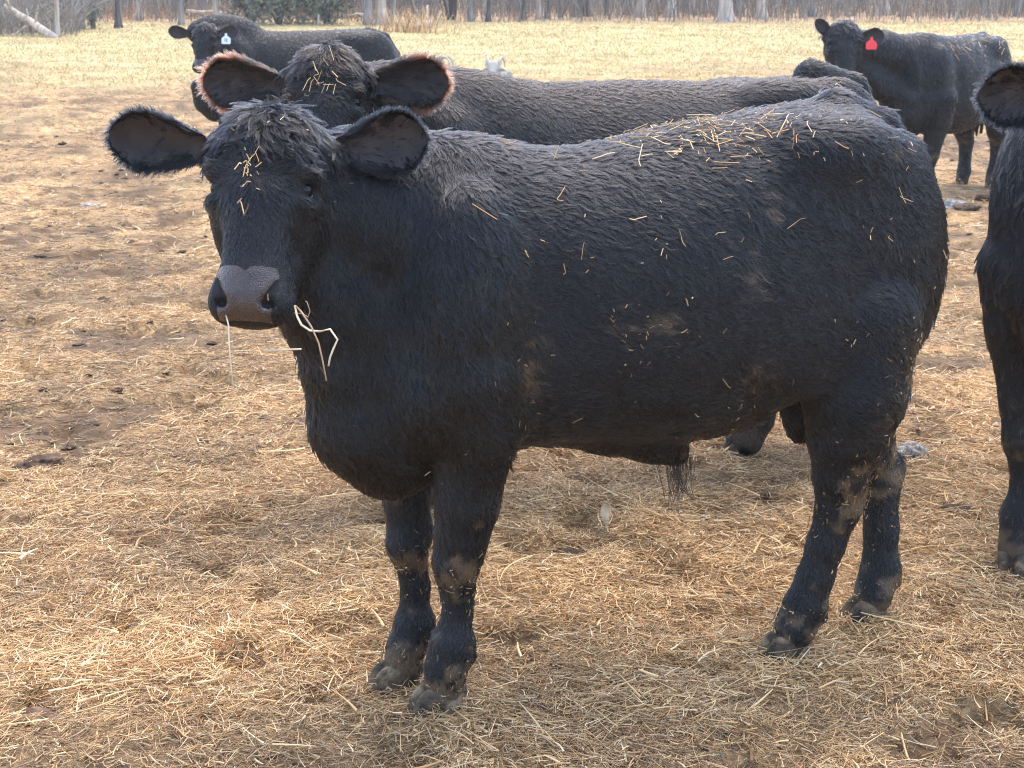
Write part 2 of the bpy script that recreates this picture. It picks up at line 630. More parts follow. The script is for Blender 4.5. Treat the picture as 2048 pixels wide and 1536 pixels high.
CALF_LEGS = {
    "near_front": [(.05, -.14, .72, .105), (.055, -.125, .60, .088), (.044, -.11, .45, .066), (.036, -.10, .385, .056), (.026, -.095, .32, .048), (.025, -.092, .265, .039),
                   (.022, -.092, .215, .031), (.012, -.091, .15, .042), (.003, -.09, .10, .045), (-.004, -.09, .055, .043)],
    "far_front": [(.02, .14, .72, .10), (.0, .11, .58, .08), (-.028, .07, .42, .05), (-.028, .06, .32, .043), (-.02, .06, .22, .031),
                  (-.024, .06, .145, .040), (-.036, .058, .095, .043), (-.048, .056, .055, .042)],
    "near_hind": [(.93, -.14, .78, .125), (.918, -.14, .62, .115), (.915, -.13, .52, .09), (.905, -.125, .43, .062), (.907, -.12, .35, .050), (.884, -.112, .265, .043),
                  (.864, -.108, .19, .042), (.842, -.102, .125, .046), (.825, -.098, .075, .047), (.812, -.096, .05, .043)],
    "far_hind": [(.99, .13, .78, .135), (1.03, .11, .60, .11), (1.10, .09, .46, .075), (1.145, .07, .33, .048), (1.145, .055, .22, .042),
                 (1.14, .045, .12, .046), (1.12, .035, .075, .046), (1.108, .03, .05, .043)]}
GEN_LEGS = {
    "near_front": [(.05, -.16, .72, .105), (.05, -.15, .58, .085), (.04, -.135, .42, .058), (.03, -.13, .32, .047), (.03, -.125, .22, .031), (.02, -.125, .14, .042), (.0, -.125, .055, .044)],
    "near_hind": [(1.0, -.17, .78, .14), (1.0, -.165, .60, .11), (1.03, -.15, .46, .072), (1.07, -.14, .36, .052), (1.06, -.135, .22, .04), (1.045, -.13, .13, .046), (1.02, -.13, .055, .044)]}
GEN_LEGS["far_front"] = [(p[0] - .03, -p[1], p[2], p[3]) for p in GEN_LEGS["near_front"]]
GEN_LEGS["far_hind"] = [(p[0] + .04, -p[1], p[2], p[3]) for p in GEN_LEGS["near_hind"]]

def ear_part(root, base, tipdir, wide, L, W, hairmat, nh, hl, tipv, rimtan=1.0, cup=.3, rim_only=False):
    """leaf-shaped cupped ear, all vectors in the animal's frame"""
    d = unit(tipdir)
    wd = unit(wide - d * (np.dot(wide, d)))
    nrm = np.cross(d, wd)          # opening side decided by the sign of 'wide'
    ns, ntt = 16, 11
    def pt(s, t_, back):
        w_ = W * (.30 + .72 * math.sin(math.pi * (s * .60 + .08)) ** 1.1) * (1 if s < .58 else math.sqrt(max(0, 1 - ((s - .58) / .425) ** 2)))
        x = base + d * (s * L) + wd * (t_ * w_)
        cu = cup * w_ * (t_ * t_ - 1) * (1.25 - .5 * s)
        x = x + nrm * cu
        if back:
            x = x - nrm * (.012 * (1 - t_ * t_) ** .5 * (1 - .5 * s))
        return x
    V, F = [], []
    for back in (0, 1):
        for i in range(ns + 1):
            for j in range(ntt):
                V.append(pt(i / ns, -1 + 2 * j / (ntt - 1), back))
    o = (ns + 1) * ntt
    for i in range(ns):
        for j in range(ntt - 1):
            a = i * ntt + j
            F.append((a, a + 1, a + ntt + 1, a + ntt))
            F.append((o + a, o + a + ntt, o + a + ntt + 1, o + a + 1))
    V, F = np.array(V), np.array(F)
    ear = mesh_obj("ear", V, F, M["earskin"], root)
    Nv = vnormals(V, F)
    front = Nv @ nrm > 0
    P, N = sample(V, F, Nv, nh)
    rel = P - base
    s = np.clip(rel @ d / L, 0, 1)
    tt = (rel @ wd) / W
    inner = (N @ nrm) > 0
    edge = np.clip(np.maximum(np.abs(tt) * 1.05, s * 1.02), 0, 1)
    keep = np.ones(nh, bool)
    keep &= ~(inner & (rng.random(nh) > (.7 + .3 * np.maximum(edge ** 4 * .5, 1 - s * 1.5))))
    P, N, s, tt, inner, edge = [q[keep] for q in (P, N, s, tt, inner, edge)]
    comb = d * (.55 + .2 * s)[:, None] + wd * (tt * 1.1)[:, None] + np.array([0, 0, -.22])
    ln = hl * np.where(inner, .9 + 1.6 * (1 - s), .75 + .35 * edge)
    S_ = grow(P, N, comb, ln, np.where(inner, .35, .35), K=6, clump=.28, cl_frac=.10, wave=.08)
    tipa = tipv + rimtan * sstep(.82, 1.0, edge) * np.where(inner, .8, 1) * (sstep(.25, .7, s) if rimtan > .9 else 1)
    curves_obj("ear_hair", S_, np.full(len(P), .00055 * (hl / .03) ** .5), hairmat, ear, dict(tip=np.clip(tipa, 0, 1), mud=np.zeros(len(P))))
    return ear

def bovine(name, label, org, yaw, S=1.0, stretch=1.0, torso=CALF_TORSO, legs=CALF_LEGS, head=None, res=.012, hres=.0048,
           fur_n=100000, fur_len=.024, thick=.0005, coat="coat_black", earmat="coat_black", tipv=.25, mudv=1.0, sex="bull", group=None,
           ears=None, eartag=None, hump=0.0, tan=0.0, view=True, cl_frac=.09, fur_scale=1.0, dewlap=((-.19, -.04, .72, .075), (-.16, -.02, .61, .08), (-.09, 0, .54, .085))):
    root = empty(name, (org[0], org[1], org[2] if len(org) > 2 else 0), yaw)
    tag(root, label, "calf" if name == "calf" else ("bull" if name == "bull" else "cow"), group)
    O = np.array([org[0], org[1], org[2] if len(org) > 2 else 0.0])
    Rm = rotz(yaw)
    toL = lambda p: (np.asarray(p, float) - O) @ Rm
    dirL = lambda v: np.asarray(v, float) @ Rm
    sc = np.array([S * stretch, S, S])
    L_ = lambda p: (p[0] * sc[0], p[1] * sc[1], p[2] * sc[2])
    # head frame: c = point between the eyes, up (muzzle to poll), out (face normal), right
    hc = toL(head["eyes"])
    up = unit(dirL(head["up"]))
    out = dirL(head["out"])
    out = unit(out - up * (out @ up))
    rt = np.cross(up, out)
    hs = head["scale"]
    H = lambda x, y, z: hc + hs * (x * rt + y * out + z * up)
    A = np.stack([rt, out, up])
    hlo, hhi = np.full(3, 9.0), np.full(3, -9.0)
    for x in (-.16, .16):
        for y in (-.22, .09):
            for z in (-.30, .20):
                p = H(x, y, z)
                hlo, hhi = np.minimum(hlo, p), np.maximum(hhi, p)
    Tz = np.array(torso)
    lo = np.minimum(np.array([-.36 * sc[0], -.36 * S, -.04]), hlo - .03)
    hi = np.maximum(np.array([1.36 * sc[0], .36 * S, 1.40 * S + hump]), hhi + .03)
    def axis(i):
        a, q = [], lo[i]
        while q < hi[i]:
            a.append(q)
            if hlo[i] < q < hhi[i]:
                q += hres
            elif hlo[i] - .06 < q < hhi[i] + .06:
                q += (hres + res) / 2
            else:
                q += res
        return np.array(a)
    f = Field(axis(0), axis(1), axis(2))
    hip = max(q[1] for q in torso)
    f.torso([(a * sc[0], b_ * S, c_ * S, d_ * S) for a, b_, c_, d_ in torso], k=.03)
    E = lambda c_, r_, k=.05, sub=False: f.ell(L_(c_), np.array(r_) * np.array([S * (1 + (stretch - 1) * .5), S, S]), k * S, sub)
    for sg in (-1, 1):
        E((.035, sg * .155, .86), (.12, .088, .23), .04)
        E((.10, sg * .165, .645), (.05, .045, .06), .035)
        E((.01, sg * .135, .68), (.11, .075, .12), .05)
        E((.84, sg * .160, hip - .105), (.11, .055, .055), .10)
        E((.985, sg * .13, .90), (.145, .09, .25), .06)
        E((1.05, sg * .075, hip - .14), (.06, .05, .06), .05)
        E((.80, sg * .18, .73), (.10, .05, .10), .07)
    E((-.085, 0, .60), (.105, .12, .135), .06)
    for sg in (-1, 1):
        E((.68, sg * .298, hip - .21), (.10, .030, .08), .09, True)
        E((.175, sg * .272, .90), (.035, .03, .16), .06, True)
    if hump:
        E((-.02, 0, 1.13 + hump * .3), (.26, .12, .12 + hump * .5), .08)
    for key, ch in legs.items():
        f.chain([(*L_(p[:3]), (p[3] - (.0085 if p[3] < .041 else .0035)) * S) for p in ch], .018 * S)
        q = ch[-4]
        fr_ = key.endswith("front")
        for a, b_ in zip(ch[:-1], ch[1:]):
            if a[3] < .053 and a[2] < .42:                    # flexor tendon behind the cannon bone
                o_ = .020 if fr_ else .018
                f.cap(L_((a[0] + o_, a[1], a[2])), L_((b_[0] + o_, b_[1], b_[2])), .017 * S, .017 * S, .012 * S)
        kn = min(ch, key=lambda p: abs(p[2] - (.32 if fr_ else .35)))
        if fr_:
            E((kn[0] - .014, kn[1], kn[2] + .004), (.030, .037, .042), .018)
            E((kn[0] + .034, kn[1], kn[2] + .03), (.020, .022, .028), .02)
        else:
            E((kn[0] + .044, kn[1], kn[2] + .035), (.024, .022, .036), .025)
        ft = min(ch, key=lambda p: abs(p[2] - .135))
        E((ft[0] + .012, ft[1], ft[2]), (.040, .037, .034), .02)
        for s_ in (-1, 1):
            E((ft[0] + .040, ft[1] + s_ * .018, ft[2] - .030), (.012, .011, .016), .008)
    # neck
    nb = H(0, -.115, .045)
    n2 = H(0, -.10, -.05)
    w0 = np.array(L_((.06, 0, .96)))
    for (z0, r0, zb, rb, fw) in ((0, .195, nb, .105, .82),):
        mid = w0 * .5 + zb * .5 + np.array([0, 0, .01 * S])
        a0 = w0
        f.cap(a0, mid, r0 * S, .148 * S, .06, flat=(0, 1, 0), fw=fw)
        f.cap(mid, zb, .155 * S, rb * hs, .05, flat=(0, 1, 0), fw=.9)
    low = np.array(L_((-.03, 0, .70)))
    f.cap(low, n2 * .55 + low * .45 + np.array([0, 0, -.02]), .15 * S, .10 * S, .07, flat=(0, 1, 0), fw=.8)
    f.cap(n2 * .55 + low * .45 + np.array([0, 0, -.02]), n2, .10 * S, .075 * hs, .06, flat=(0, 1, 0), fw=.85)
    if dewlap:
        f.chain([(*L_(q[:3]), q[3] * S) for q in dewlap], .05)
    # tailhead and tail
    tr = torso[-1][0]
    f.chain([(*L_((tr - .22, 0, hip - .035)), .05 * S), (*L_((tr - .10, .0, hip - .07)), .038 * S), (*L_((tr - .01, .01, hip - .21)), .026 * S), (*L_((tr + .015, .03, .85)), .02 * S),
             (*L_((tr, .05, .62)), .017 * S), (*L_((tr - .01, .06, .42)), .016 * S)], .02)
    if sex == "bull":
        f.chain([(*L_((.26, -.01, .595)), .06 * S), (*L_((.40, -.01, .560)), .058 * S), (*L_((.50, -.01, .520)), .048 * S), (*L_((.562, -.01, .478)), .026 * S)], .04)
        E((.872, -.01, .585), (.05, .05, .115), .02)
    else:
        E((.84, 0, .56), (.12, .10, .10), .03)
        for a in (-.05, .05):
            for c_ in (-.05, .05):
                f.chain([(*L_((.83 + a, c_, .49)), .02 * S), (*L_((.83 + a, c_, .42)), .013 * S)], .015)
    # ---- head
    def he(x, y, z, rx, ry, rz, k=.025, sub=False, tilt=0.0, AA=None):
        f.ell(H(x, y, z), np.array([rx, ry, rz]) * hs, k * hs, sub, A if AA is None else AA)
    def hcap(a, b_, ra, rb, k=.025, sub=False, flat=None, fw=1.0):
        f.cap(H(*a), H(*b_), ra * hs, rb * hs, k * hs, sub, None if flat is None else (flat[0] * rt + flat[1] * out + flat[2] * up), fw)
    he(0, -.035, .062, .104, .098, .098, .03)
    he(0, -.03, .120, .07, .062, .048, .04)
    he(0, -.002, .015, .094, .050, .115, .03)
    hcap((0, .002, -.03), (0, .0, -.20), .066, .054, .03)
    he(0, -.004, -.195, .066, .056, .058, .03)
    he(0, .008, -.222, .066, .048, .034, .02)
    for sg in (-1, 1):
        he(sg * .040, -.002, -.222, .036, .048, .038, .018)
        he(sg * .048, .014, -.200, .016, .030, .026, .012)
        hcap((sg * .058, -.095, .005), (sg * .03, -.05, -.20), .05, .034, .04)
        he(sg * .070, -.06, -.025, .036, .06, .075, .03)
        he(sg * .081, .012, .026, .026, .03, .017, .02)
        he(sg * .085, -.005, -.028, .02, .03, .014, .02)
        he(sg * .095, -.05, .085, .03, .035, .035, .03)
    he(0, -.035, -.226, .040, .034, .030, .02)
    for sg in (-1, 1):
        he(sg * .101, .008, .0, .017, .024, .0135, .008, True)
        # comma shaped nostrils
        hcap((sg * .041, .054, -.230), (sg * .057, .042, -.190), .0120, .0070, .006, True)
        he(sg * .044, .050, -.232, .0145, .024, .010, .007, True)
    hcap((0, .0605, -.18), (0, .0625, -.258), .0022, .0030, .006, True)
    hcap((-.055, .03, -.268), (0, .054, -.261), .0035, .0035, .005, True)
    hcap((.055, .03, -.268), (0, .054, -.261), .0035, .0035, .005, True)
    V, Fc = f.mesh()
    del f
    N = vnormals(V, Fc)
    if np.sum((V - V.mean(0)) * N) < 0:
        Fc = Fc[:, ::-1]
        N = -N
    hp = ((V - hc) @ A.T) / hs
    # mud on the hide: knees, fetlocks, hooves, thigh backs
    def mudf(P):
        q = P / sc
        u, v, z = q[:, 0], q[:, 1], q[:, 2]
        leg = (z < .5)
        nz = fbm(P, .035, 4, 3)
        a = np.exp(-((z - .30) / .045) ** 2) * (u < .5) * .52 + np.exp(-((z - .38) / .09) ** 2) * (u > .88) * .45
        a = a + sstep(.20, .03, z) * .62
        m1 = sstep(.28, .62, nz * .95 + a) * leg
        th = sstep(.35, .75, fbm(P, .03, 3, 8) * .9 + .55 * np.exp(-((z - .68) / .11) ** 2 - ((u - 1.02) / .1) ** 2)) * (u > .85) * (z > .45) * (z < .85)
        rump = sstep(.45, .6, fbm(P, .04, 3, 14)) * (u > .3) * (z < .6)
        side = 0
        if name == "calf":
            for cu, cz, ru, rz_ in ((.37, .82, .09, .05), (.14, .74, .04, .07), (.62, .68, .08, .05), (.60, .90, .04, .06), (.95, 1.13, .04, .025), (.66, 1.02, .05, .05)):
                side = side + np.exp(-((u - cu) / ru) ** 2 - ((z - cz) / rz_) ** 2)
            side = sstep(.45, .95, side * .75 + fbm(P, .022, 3, 19) * .9) * (v < 0)
        return np.clip((m1 + th * .7 + rump * .3 + side * .75) * mudv, 0, 1)
    body = mesh_obj("body", V, Fc, M["hide"], root, dict(mud=mudf(V)))
    # nose pad: bare wet skin between and above the nostrils
    def padg(h):
        x, y, z = np.abs(h[:, 0]), h[:, 1], h[:, 2]
        hw = np.interp(-z, [.150, .166, .185, .205, .228, .245, .262], [.032, .054, .059, .056, .052, .050, .048])
        top = -.1665 + .10 * np.maximum(x - .012, 0) - .009 * np.exp(-(x / .008) ** 2) - z
        a, b_ = np.array([.041, -.230]), np.array([.057, -.190])
        t_ = np.clip(((x - a[0]) * (b_ - a)[0] + (z - a[1]) * (b_ - a)[1]) / ((b_ - a) @ (b_ - a)), 0, 1)
        nd = np.hypot(x - a[0] - t_ * (b_ - a)[0], z - a[1] - t_ * (b_ - a)[1]) - (.0105 - .004 * t_)
        return np.minimum.reduce([hw - x, top, z + .2595, y - .012, nd])
    g = padg(hp)
    T = np.concatenate([Fc[:, [0, 1, 2]], Fc[:, [0, 2, 3]]])
    T = T[(g[T] > 0).any(1)]
    Vp, Fp, seen = [], [], {}
    off = V + N * .0012
    def vid(k, p):
        if k not in seen:
            seen[k] = len(Vp)
            Vp.append(p)
        return seen[k]
    for tri in T:
        poly = []
        for q in range(3):
            a, b_ = int(tri[q]), int(tri[(q + 1) % 3])
            if g[a] > 0:
                poly.append(vid((a, a), off[a]))
            if (g[a] > 0) != (g[b_] > 0):
                t_ = g[a] / (g[a] - g[b_])
                poly.append(vid((min(a, b_), max(a, b_)), off[a] * (1 - t_) + off[b_] * t_))
        if len(poly) > 2:
            Fp.append(poly)
    if Fp:
        mesh_obj("nose", Vp, Fp, M["nose"], root)
    # eyes
    for sg in (-1, 1):
        c_ = H(sg * .0790, .004, -.001)
        Ve, Fe = [], []
        for i in range(13):
            for j in range(20):
                th, ph = math.pi * i / 12, 2 * math.pi * j / 20
                Ve.append(c_ + .0185 * hs * np.array([math.sin(th) * math.cos(ph), math.sin(th) * math.sin(ph), math.cos(th)]))
        for i in range(12):
            for j in range(20):
                Fe.append((i * 20 + j, i * 20 + (j + 1) % 20, (i + 1) * 20 + (j + 1) % 20, (i + 1) * 20 + j))
        eye = mesh_obj("eye", Ve, np.array(Fe)[:, ::-1], M["eye"], root)
        pts, rad = [], []
        ax1 = unit(out * .9 - rt * sg * .35)
        for q in range(9):
            th = math.pi * (1.06 + .88 * q / 8)
            pts.append(c_ + .0178 * hs * (math.cos(th) * ax1 * 1.0 + math.sin(th) * up * .72) + sg * rt * .0125 * hs * (1 - .35 * abs(math.cos(th))))
            rad.append(.0020 * hs * (.5 + math.sin(math.pi * q / 8)))
        vv, ff = tube(pts, rad, 6)
        mesh_obj("eyelid", vv, ff, M["eyerim"], eye)
    # hooves
    for key, ch in legs.items():
        p = np.array(L_(ch[-1][:3]))
        hv = CLAW[0] * S * np.array([1.0, .88, .98])
        hv = hv + np.array([p[0] - .014, p[1], -.002])
        mesh_obj("hoof", hv, CLAW[1], M["hoof"], root)
    # ears
    if ears:
        for e in ears:
            ear_part(root, toL(e["base"]), dirL(e["dir"]), dirL(e["wide"]), e["L"], e["W"], M[earmat], e.get("n", 5000), e.get("hl", .03), e.get("tip", .2), e.get("rim", .4), e.get("cup", .3))
    # ---- coat
    camL = toL((0, 0, CAM_H))
    def wf(P, Nn):
        w_ = np.ones(len(P))
        vd = unit(camL - P)
        w_ *= np.where((vd * Nn).sum(1) < -.25, .22, 1)
        h_ = ((P - hc) @ A.T) / hs
        inhead = (np.abs(h_[:, 0]) < .14) & (h_[:, 2] < .19) & (h_[:, 2] > -.27) & (h_[:, 1] > -.13)
        w_ *= np.where(inhead, 1.7, 1)
        padp = padg(h_) > -.002
        padp |= (np.abs(h_[:, 0]) < .056) & (h_[:, 2] < -.186) & (h_[:, 2] > -.25) & (h_[:, 1] > .02)
        padp |= (np.abs(h_[:, 0]) < .045) & (h_[:, 2] < -.25) & (h_[:, 1] > .0)
        w_ *= np.where(padp, 0, 1)
        eyep = (np.abs(np.abs(h_[:, 0]) - .096) < .026) & (np.abs(h_[:, 2] + .001) < .0145) & (np.abs(h_[:, 1] - .008) < .026)
        w_ *= np.where(eyep, 0, 1)
        w_ *= np.where(P[:, 2] < .062 * S, .3, 1)
        return w_
    P, Nn = sample(V, Fc, N, fur_n, wf)
    q = P / sc
    u, v, z = q[:, 0], q[:, 1], q[:, 2]
    h_ = ((P - hc) @ A.T) / hs
    leg = sstep(.58, .46, z)
    headm = ((np.abs(h_[:, 0]) < .15) & (h_[:, 2] < .2) & (h_[:, 2] > -.29) & (h_[:, 1] > -.15)).astype(float)
    headm *= sstep(-.15, -.09, h_[:, 1])
    side = np.sign(v + 1e-6)
    comb = np.stack([np.full(len(P), 1.0), side * .15, np.full(len(P), -.65)], 1)
    fr = sstep(.22, -.05, u)                          # front quarter and neck: straight down
    comb += fr[:, None] * np.array([-.75, 0, -.7])
    th = sstep(.85, 1.1, u) * sstep(.95, .75, z)      # thighs: down
    comb += th[:, None] * np.array([-.75, 0, -.9])
    tp = sstep(.75, .97, Nn[:, 2])                    # spine: backwards, ruffled
    comb += tp[:, None] * np.array([.4, 0, .2])
    comb = comb * (1 - leg)[:, None] + leg[:, None] * np.array([.12, 0, -1.0])
    swirl = np.stack([fbm(P, .16, 2, 31), fbm(P, .16, 2, 32), fbm(P, .16, 2, 33)], 1)
    comb += swirl * .55 * (1 - .6 * leg)[:, None]
    # head: hair radiates from the whorl between the eyes, parts and falls from the poll
    rad_ = np.stack([h_[:, 0], np.zeros(len(P)), (h_[:, 2] - .012) * .9], 1)
    rad_ = unit(rad_)
    topk = sstep(.035, .085, h_[:, 2])
    fall = unit(np.stack([np.tanh(h_[:, 0] * 30) * 1.1 + .0, np.full(len(P), .2), np.full(len(P), -.55)], 1))
    hd = rad_ * (1 - topk)[:, None] + fall * topk[:, None]
    ck = sstep(.01, -.07, h_[:, 1]) * sstep(.06, 0, h_[:, 2])
    hd = hd * (1 - ck)[:, None] + ck[:, None] * np.array([0, -.8, -.5])
    hd = hd[:, [0]] * rt + hd[:, [1]] * out + hd[:, [2]] * up
    hd = hd + swirl * .25
    comb = comb * (1 - headm)[:, None] + hd * headm[:, None]
    ln = np.full(len(P), 1.0)
    ln = ln + .15 * fr + .35 * th + .35 * sstep(.62, .50, z) * (1 - leg) + .1 * tp
    ln = ln * (1 - leg) + .55 * leg
    face = headm * sstep(.04, -.10, h_[:, 2])
    ln = ln * (1 - headm) + headm * (1.15 + .8 * topk)
    ln = ln * (1 - face) + face * .36
    ln = ln * (1 - headm * sstep(-.14, -.19, h_[:, 2]) * .45)
    ln = ln * (1 - .3 * headm * ck)
    de = np.sqrt((np.abs(h_[:, 0]) - .09) ** 2 + (h_[:, 1] - .005) ** 2 + (h_[:, 2] * 1.2) ** 2)
    ln = ln * (1 - .65 * sstep(.055, .022, de))
    lift = .12 + .13 * tp * (1 - headm) + .10 * th
    lift = lift * (1 - headm) + headm * (.19 + .12 * topk)
    lift = lift * (1 - leg) + leg * .18
    lift = lift + .09 * sstep(.15, .5, fbm(P, .11, 2, 41)) * (1 - headm) * (1 - leg)
    ln = ln * (1 - .45 * sstep(.30, .05, z))
    ln = ln * fur_len * fur_scale
    md = mudf(P)
    md = (md * .85 > rng.random(len(P))) * rng.uniform(.25, 1, len(P))
    tipa = tipv + .14 * tp * (1 - .6 * headm) + tan + .10 * sstep(.05, .55, fbm(P, .16, 3, 51)) + rng.normal(0, .08, len(P))  # upward-facing hair gets paler tips: topline rim light put into the colour
    clump = .84
    S_ = grow(P, Nn, comb, ln, lift, K=6, clump=clump, cl_frac=cl_frac, wave=.12, settle=1.0)
    S_[:, :, 2] = np.maximum(S_[:, :, 2], .012)
    rad0 = thick * np.where(leg > .5, .85, 1) * np.where(face > .5, .8, 1) * rng.uniform(.75, 1.25, len(P))
    curves_obj("coat", S_, rad0, M[coat], body, dict(tip=np.clip(tipa, 0, 1), mud=md))
    if eartag:
        ear_tag(root, toL(eartag["pos"]), dirL(eartag["right"]), dirL(eartag["down"]), eartag["size"], eartag["mat"], eartag["text"])
    return dict(root=root, V=V, F=Fc, N=N, sc=sc, H=H, A=A, hc=hc, hs=hs, toL=toL, dirL=dirL, org=O, Rm=Rm)

def ear_tag(root, p, rt, dn, s, material, text):
    rt, dn = unit(rt), unit(dn)
    nm = np.cross(rt, dn)
    prof = [(-.10, -.55), (.10, -.55), (.13, -.30), (.42, -.08), (.5, .05), (.5, .50), (.42, .58), (-.42, .58), (-.5, .50), (-.5, .05), (-.42, -.08), (-.13, -.30)]
    V = [p + s * (a * rt + b_ * dn) + nm * o for o in (.0015, -.0015) for a, b_ in prof]
    n = len(prof)
    F = [tuple(range(n)), tuple(range(2 * n - 1, n - 1, -1))] + [(i, i + n, (i + 1) % n + n, (i + 1) % n) for i in range(n)]
    tg = mesh_obj("ear_tag", V, F, material, root, smooth=False)
    sgn = -1 if nm @ (np.array([0, -1, 0])) > 0 else 1
    if text:
        Vt, Ft = [], []
        for (x0, y0, x1, y1) in text:
            k = len(Vt)
            for o in (.0018, .0030):
                for a, b_ in ((x0, y0), (x1, y0), (x1, y1), (x0, y1)):
                    Vt.append(p + s * (a * rt + b_ * dn) - sgn * nm * o)
            Ft += [(k, k + 1, k + 2, k + 3), (k + 4, k + 7, k + 6, k + 5)] + [(k + i, k + 4 + i, k + 4 + (i + 1) % 4, k + (i + 1) % 4) for i in range(4)]
        mesh_obj("tag_number", Vt, Ft, M["ink"], tg, smooth=False)

# ------------------------------------------------------------------ the ground
FEET = [(-.138, 2.955), (-.239, 3.068), (.626, 3.246), (.859, 3.428), (1.24, 3.75)]

def base_h(x, y):
    y = np.asarray(y, float)
    a = np.clip((y - 12) / 38, 0, 1)
    return 2.06 * a ** 1.3 + np.clip(y - 50, 0, None) * .05

def lumps(x, y):
    p = np.stack([np.asarray(x, float), np.asarray(y, float)], 1)
    d = np.hypot(p[:, 0], p[:, 1])
    near = sstep(34, 20, d)
    h = (fbm(p, .6, 3, 61) * .05 + fbm(p, .15, 3, 62) * .034 - .045 * sstep(.22, .5, fbm(p, .2, 2, 63))) * near
    h = h + fbm(p, .8, 3, 65) * .07 * sstep(6, 11, d) * sstep(40, 26, d)
    h = h + fbm(p, 1.6, 4, 64) * .07 * sstep(8, 16, d) * sstep(70, 40, d)
    flat = np.ones(len(p))
    for fx, fy in FEET:
        flat *= 1 - np.exp(-((p[:, 0] - fx) ** 2 + (p[:, 1] - fy) ** 2) / .13 ** 2)
    return h * flat

def ground_z(x, y):
    x, y = np.atleast_1d(x).astype(float), np.atleast_1d(y).astype(float)
    return base_h(x, y) + lumps(x, y)

def on_ground(px, py):
    d = ray(px, py)
    o = np.array([0, 0, CAM_H])
    t_ = 2.0
    while t_ < 160:
        p = o + d * t_
        if p[2] < base_h(p[0], p[1]):
            break
        t_ += .03 + .004 * t_
    return p

def straw_map(x, y):
    p = np.stack([x, y], 1)
    d = np.hypot(x, y)
    m = .60 + 1.0 * fbm(p, .55, 4, 71) + .35 * fbm(p, .13, 2, 72) - 11 * np.clip(-.025 - lumps(x, y), 0, .05)
    m -= .05 * sstep(5, 9, d) + (.04 + .5 * np.clip(-fbm(p, .9, 3, 74), 0, 1)) * sstep(7, 12, d) * sstep(32, 24, d)
    m -= .8 * sstep(.22, .45, fbm(p, .38, 3, 75)) * sstep(3, 7, d) * sstep(34, 24, d)
    return np.clip(m, .06, 1)

rad = [.25]
while rad[-1] < 320:
    rad.append(rad[-1] * (1.0055 if 2.1 < rad[-1] < 14 else (1.012 if rad[-1] < 80 and rad[-1] > 1.5 else 1.08)))
rad = np.array(rad)
th = np.concatenate([np.linspace(-180, -34, 40), np.linspace(-32, 32, 380), np.linspace(34, 180, 40)])[:-1]
g_r, g_t = np.meshgrid(rad, np.radians(th), indexing='ij')
gx, gy = (g_r * np.sin(g_t)).ravel(), (g_r * np.cos(g_t)).ravel()
gz = ground_z(gx, gy)
nr, ntH = g_r.shape
ii = np.arange((nr - 1) * ntH)
i_, j_ = ii // ntH, ii % ntH
GF = np.stack([i_ * ntH + j_, i_ * ntH + (j_ + 1) % ntH, (i_ + 1) * ntH + (j_ + 1) % ntH, (i_ + 1) * ntH + j_], 1)[:, ::-1]
pp = np.stack([gx, gy], 1)
dd = np.hypot(gx, gy)
bn = fbm(pp, 3.5, 3, 77)
grass_a = sstep(19, 40, dd + 10 * bn)
wood_a = sstep(47.5, 50.5, gy + 2.0 * fbm(pp, 4, 3, 78) - .12 * np.clip(-gx - 2, 0, 30) * 0)
gnd = mesh_obj("ground", np.stack([gx, gy, gz], 1), GF, M["ground"], None, dict(straw=straw_map(gx, gy), grass=grass_a * (1 - wood_a), wood=wood_a))
tag(gnd, "straw strewn muddy paddock rising to a dry pasture and woodland floor", "ground", kind="structure")

def fan(n, d0, d1, power, half):
    u = rng.random(n)
    k = 2 - power
    d = (d0 ** k + u * (d1 ** k - d0 ** k)) ** (1 / k) if abs(k) > 1e-6 else d0 * (d1 / d0) ** u
    a = rng.uniform(-half, half, n)
    return d * np.sin(a), d * np.cos(a), d

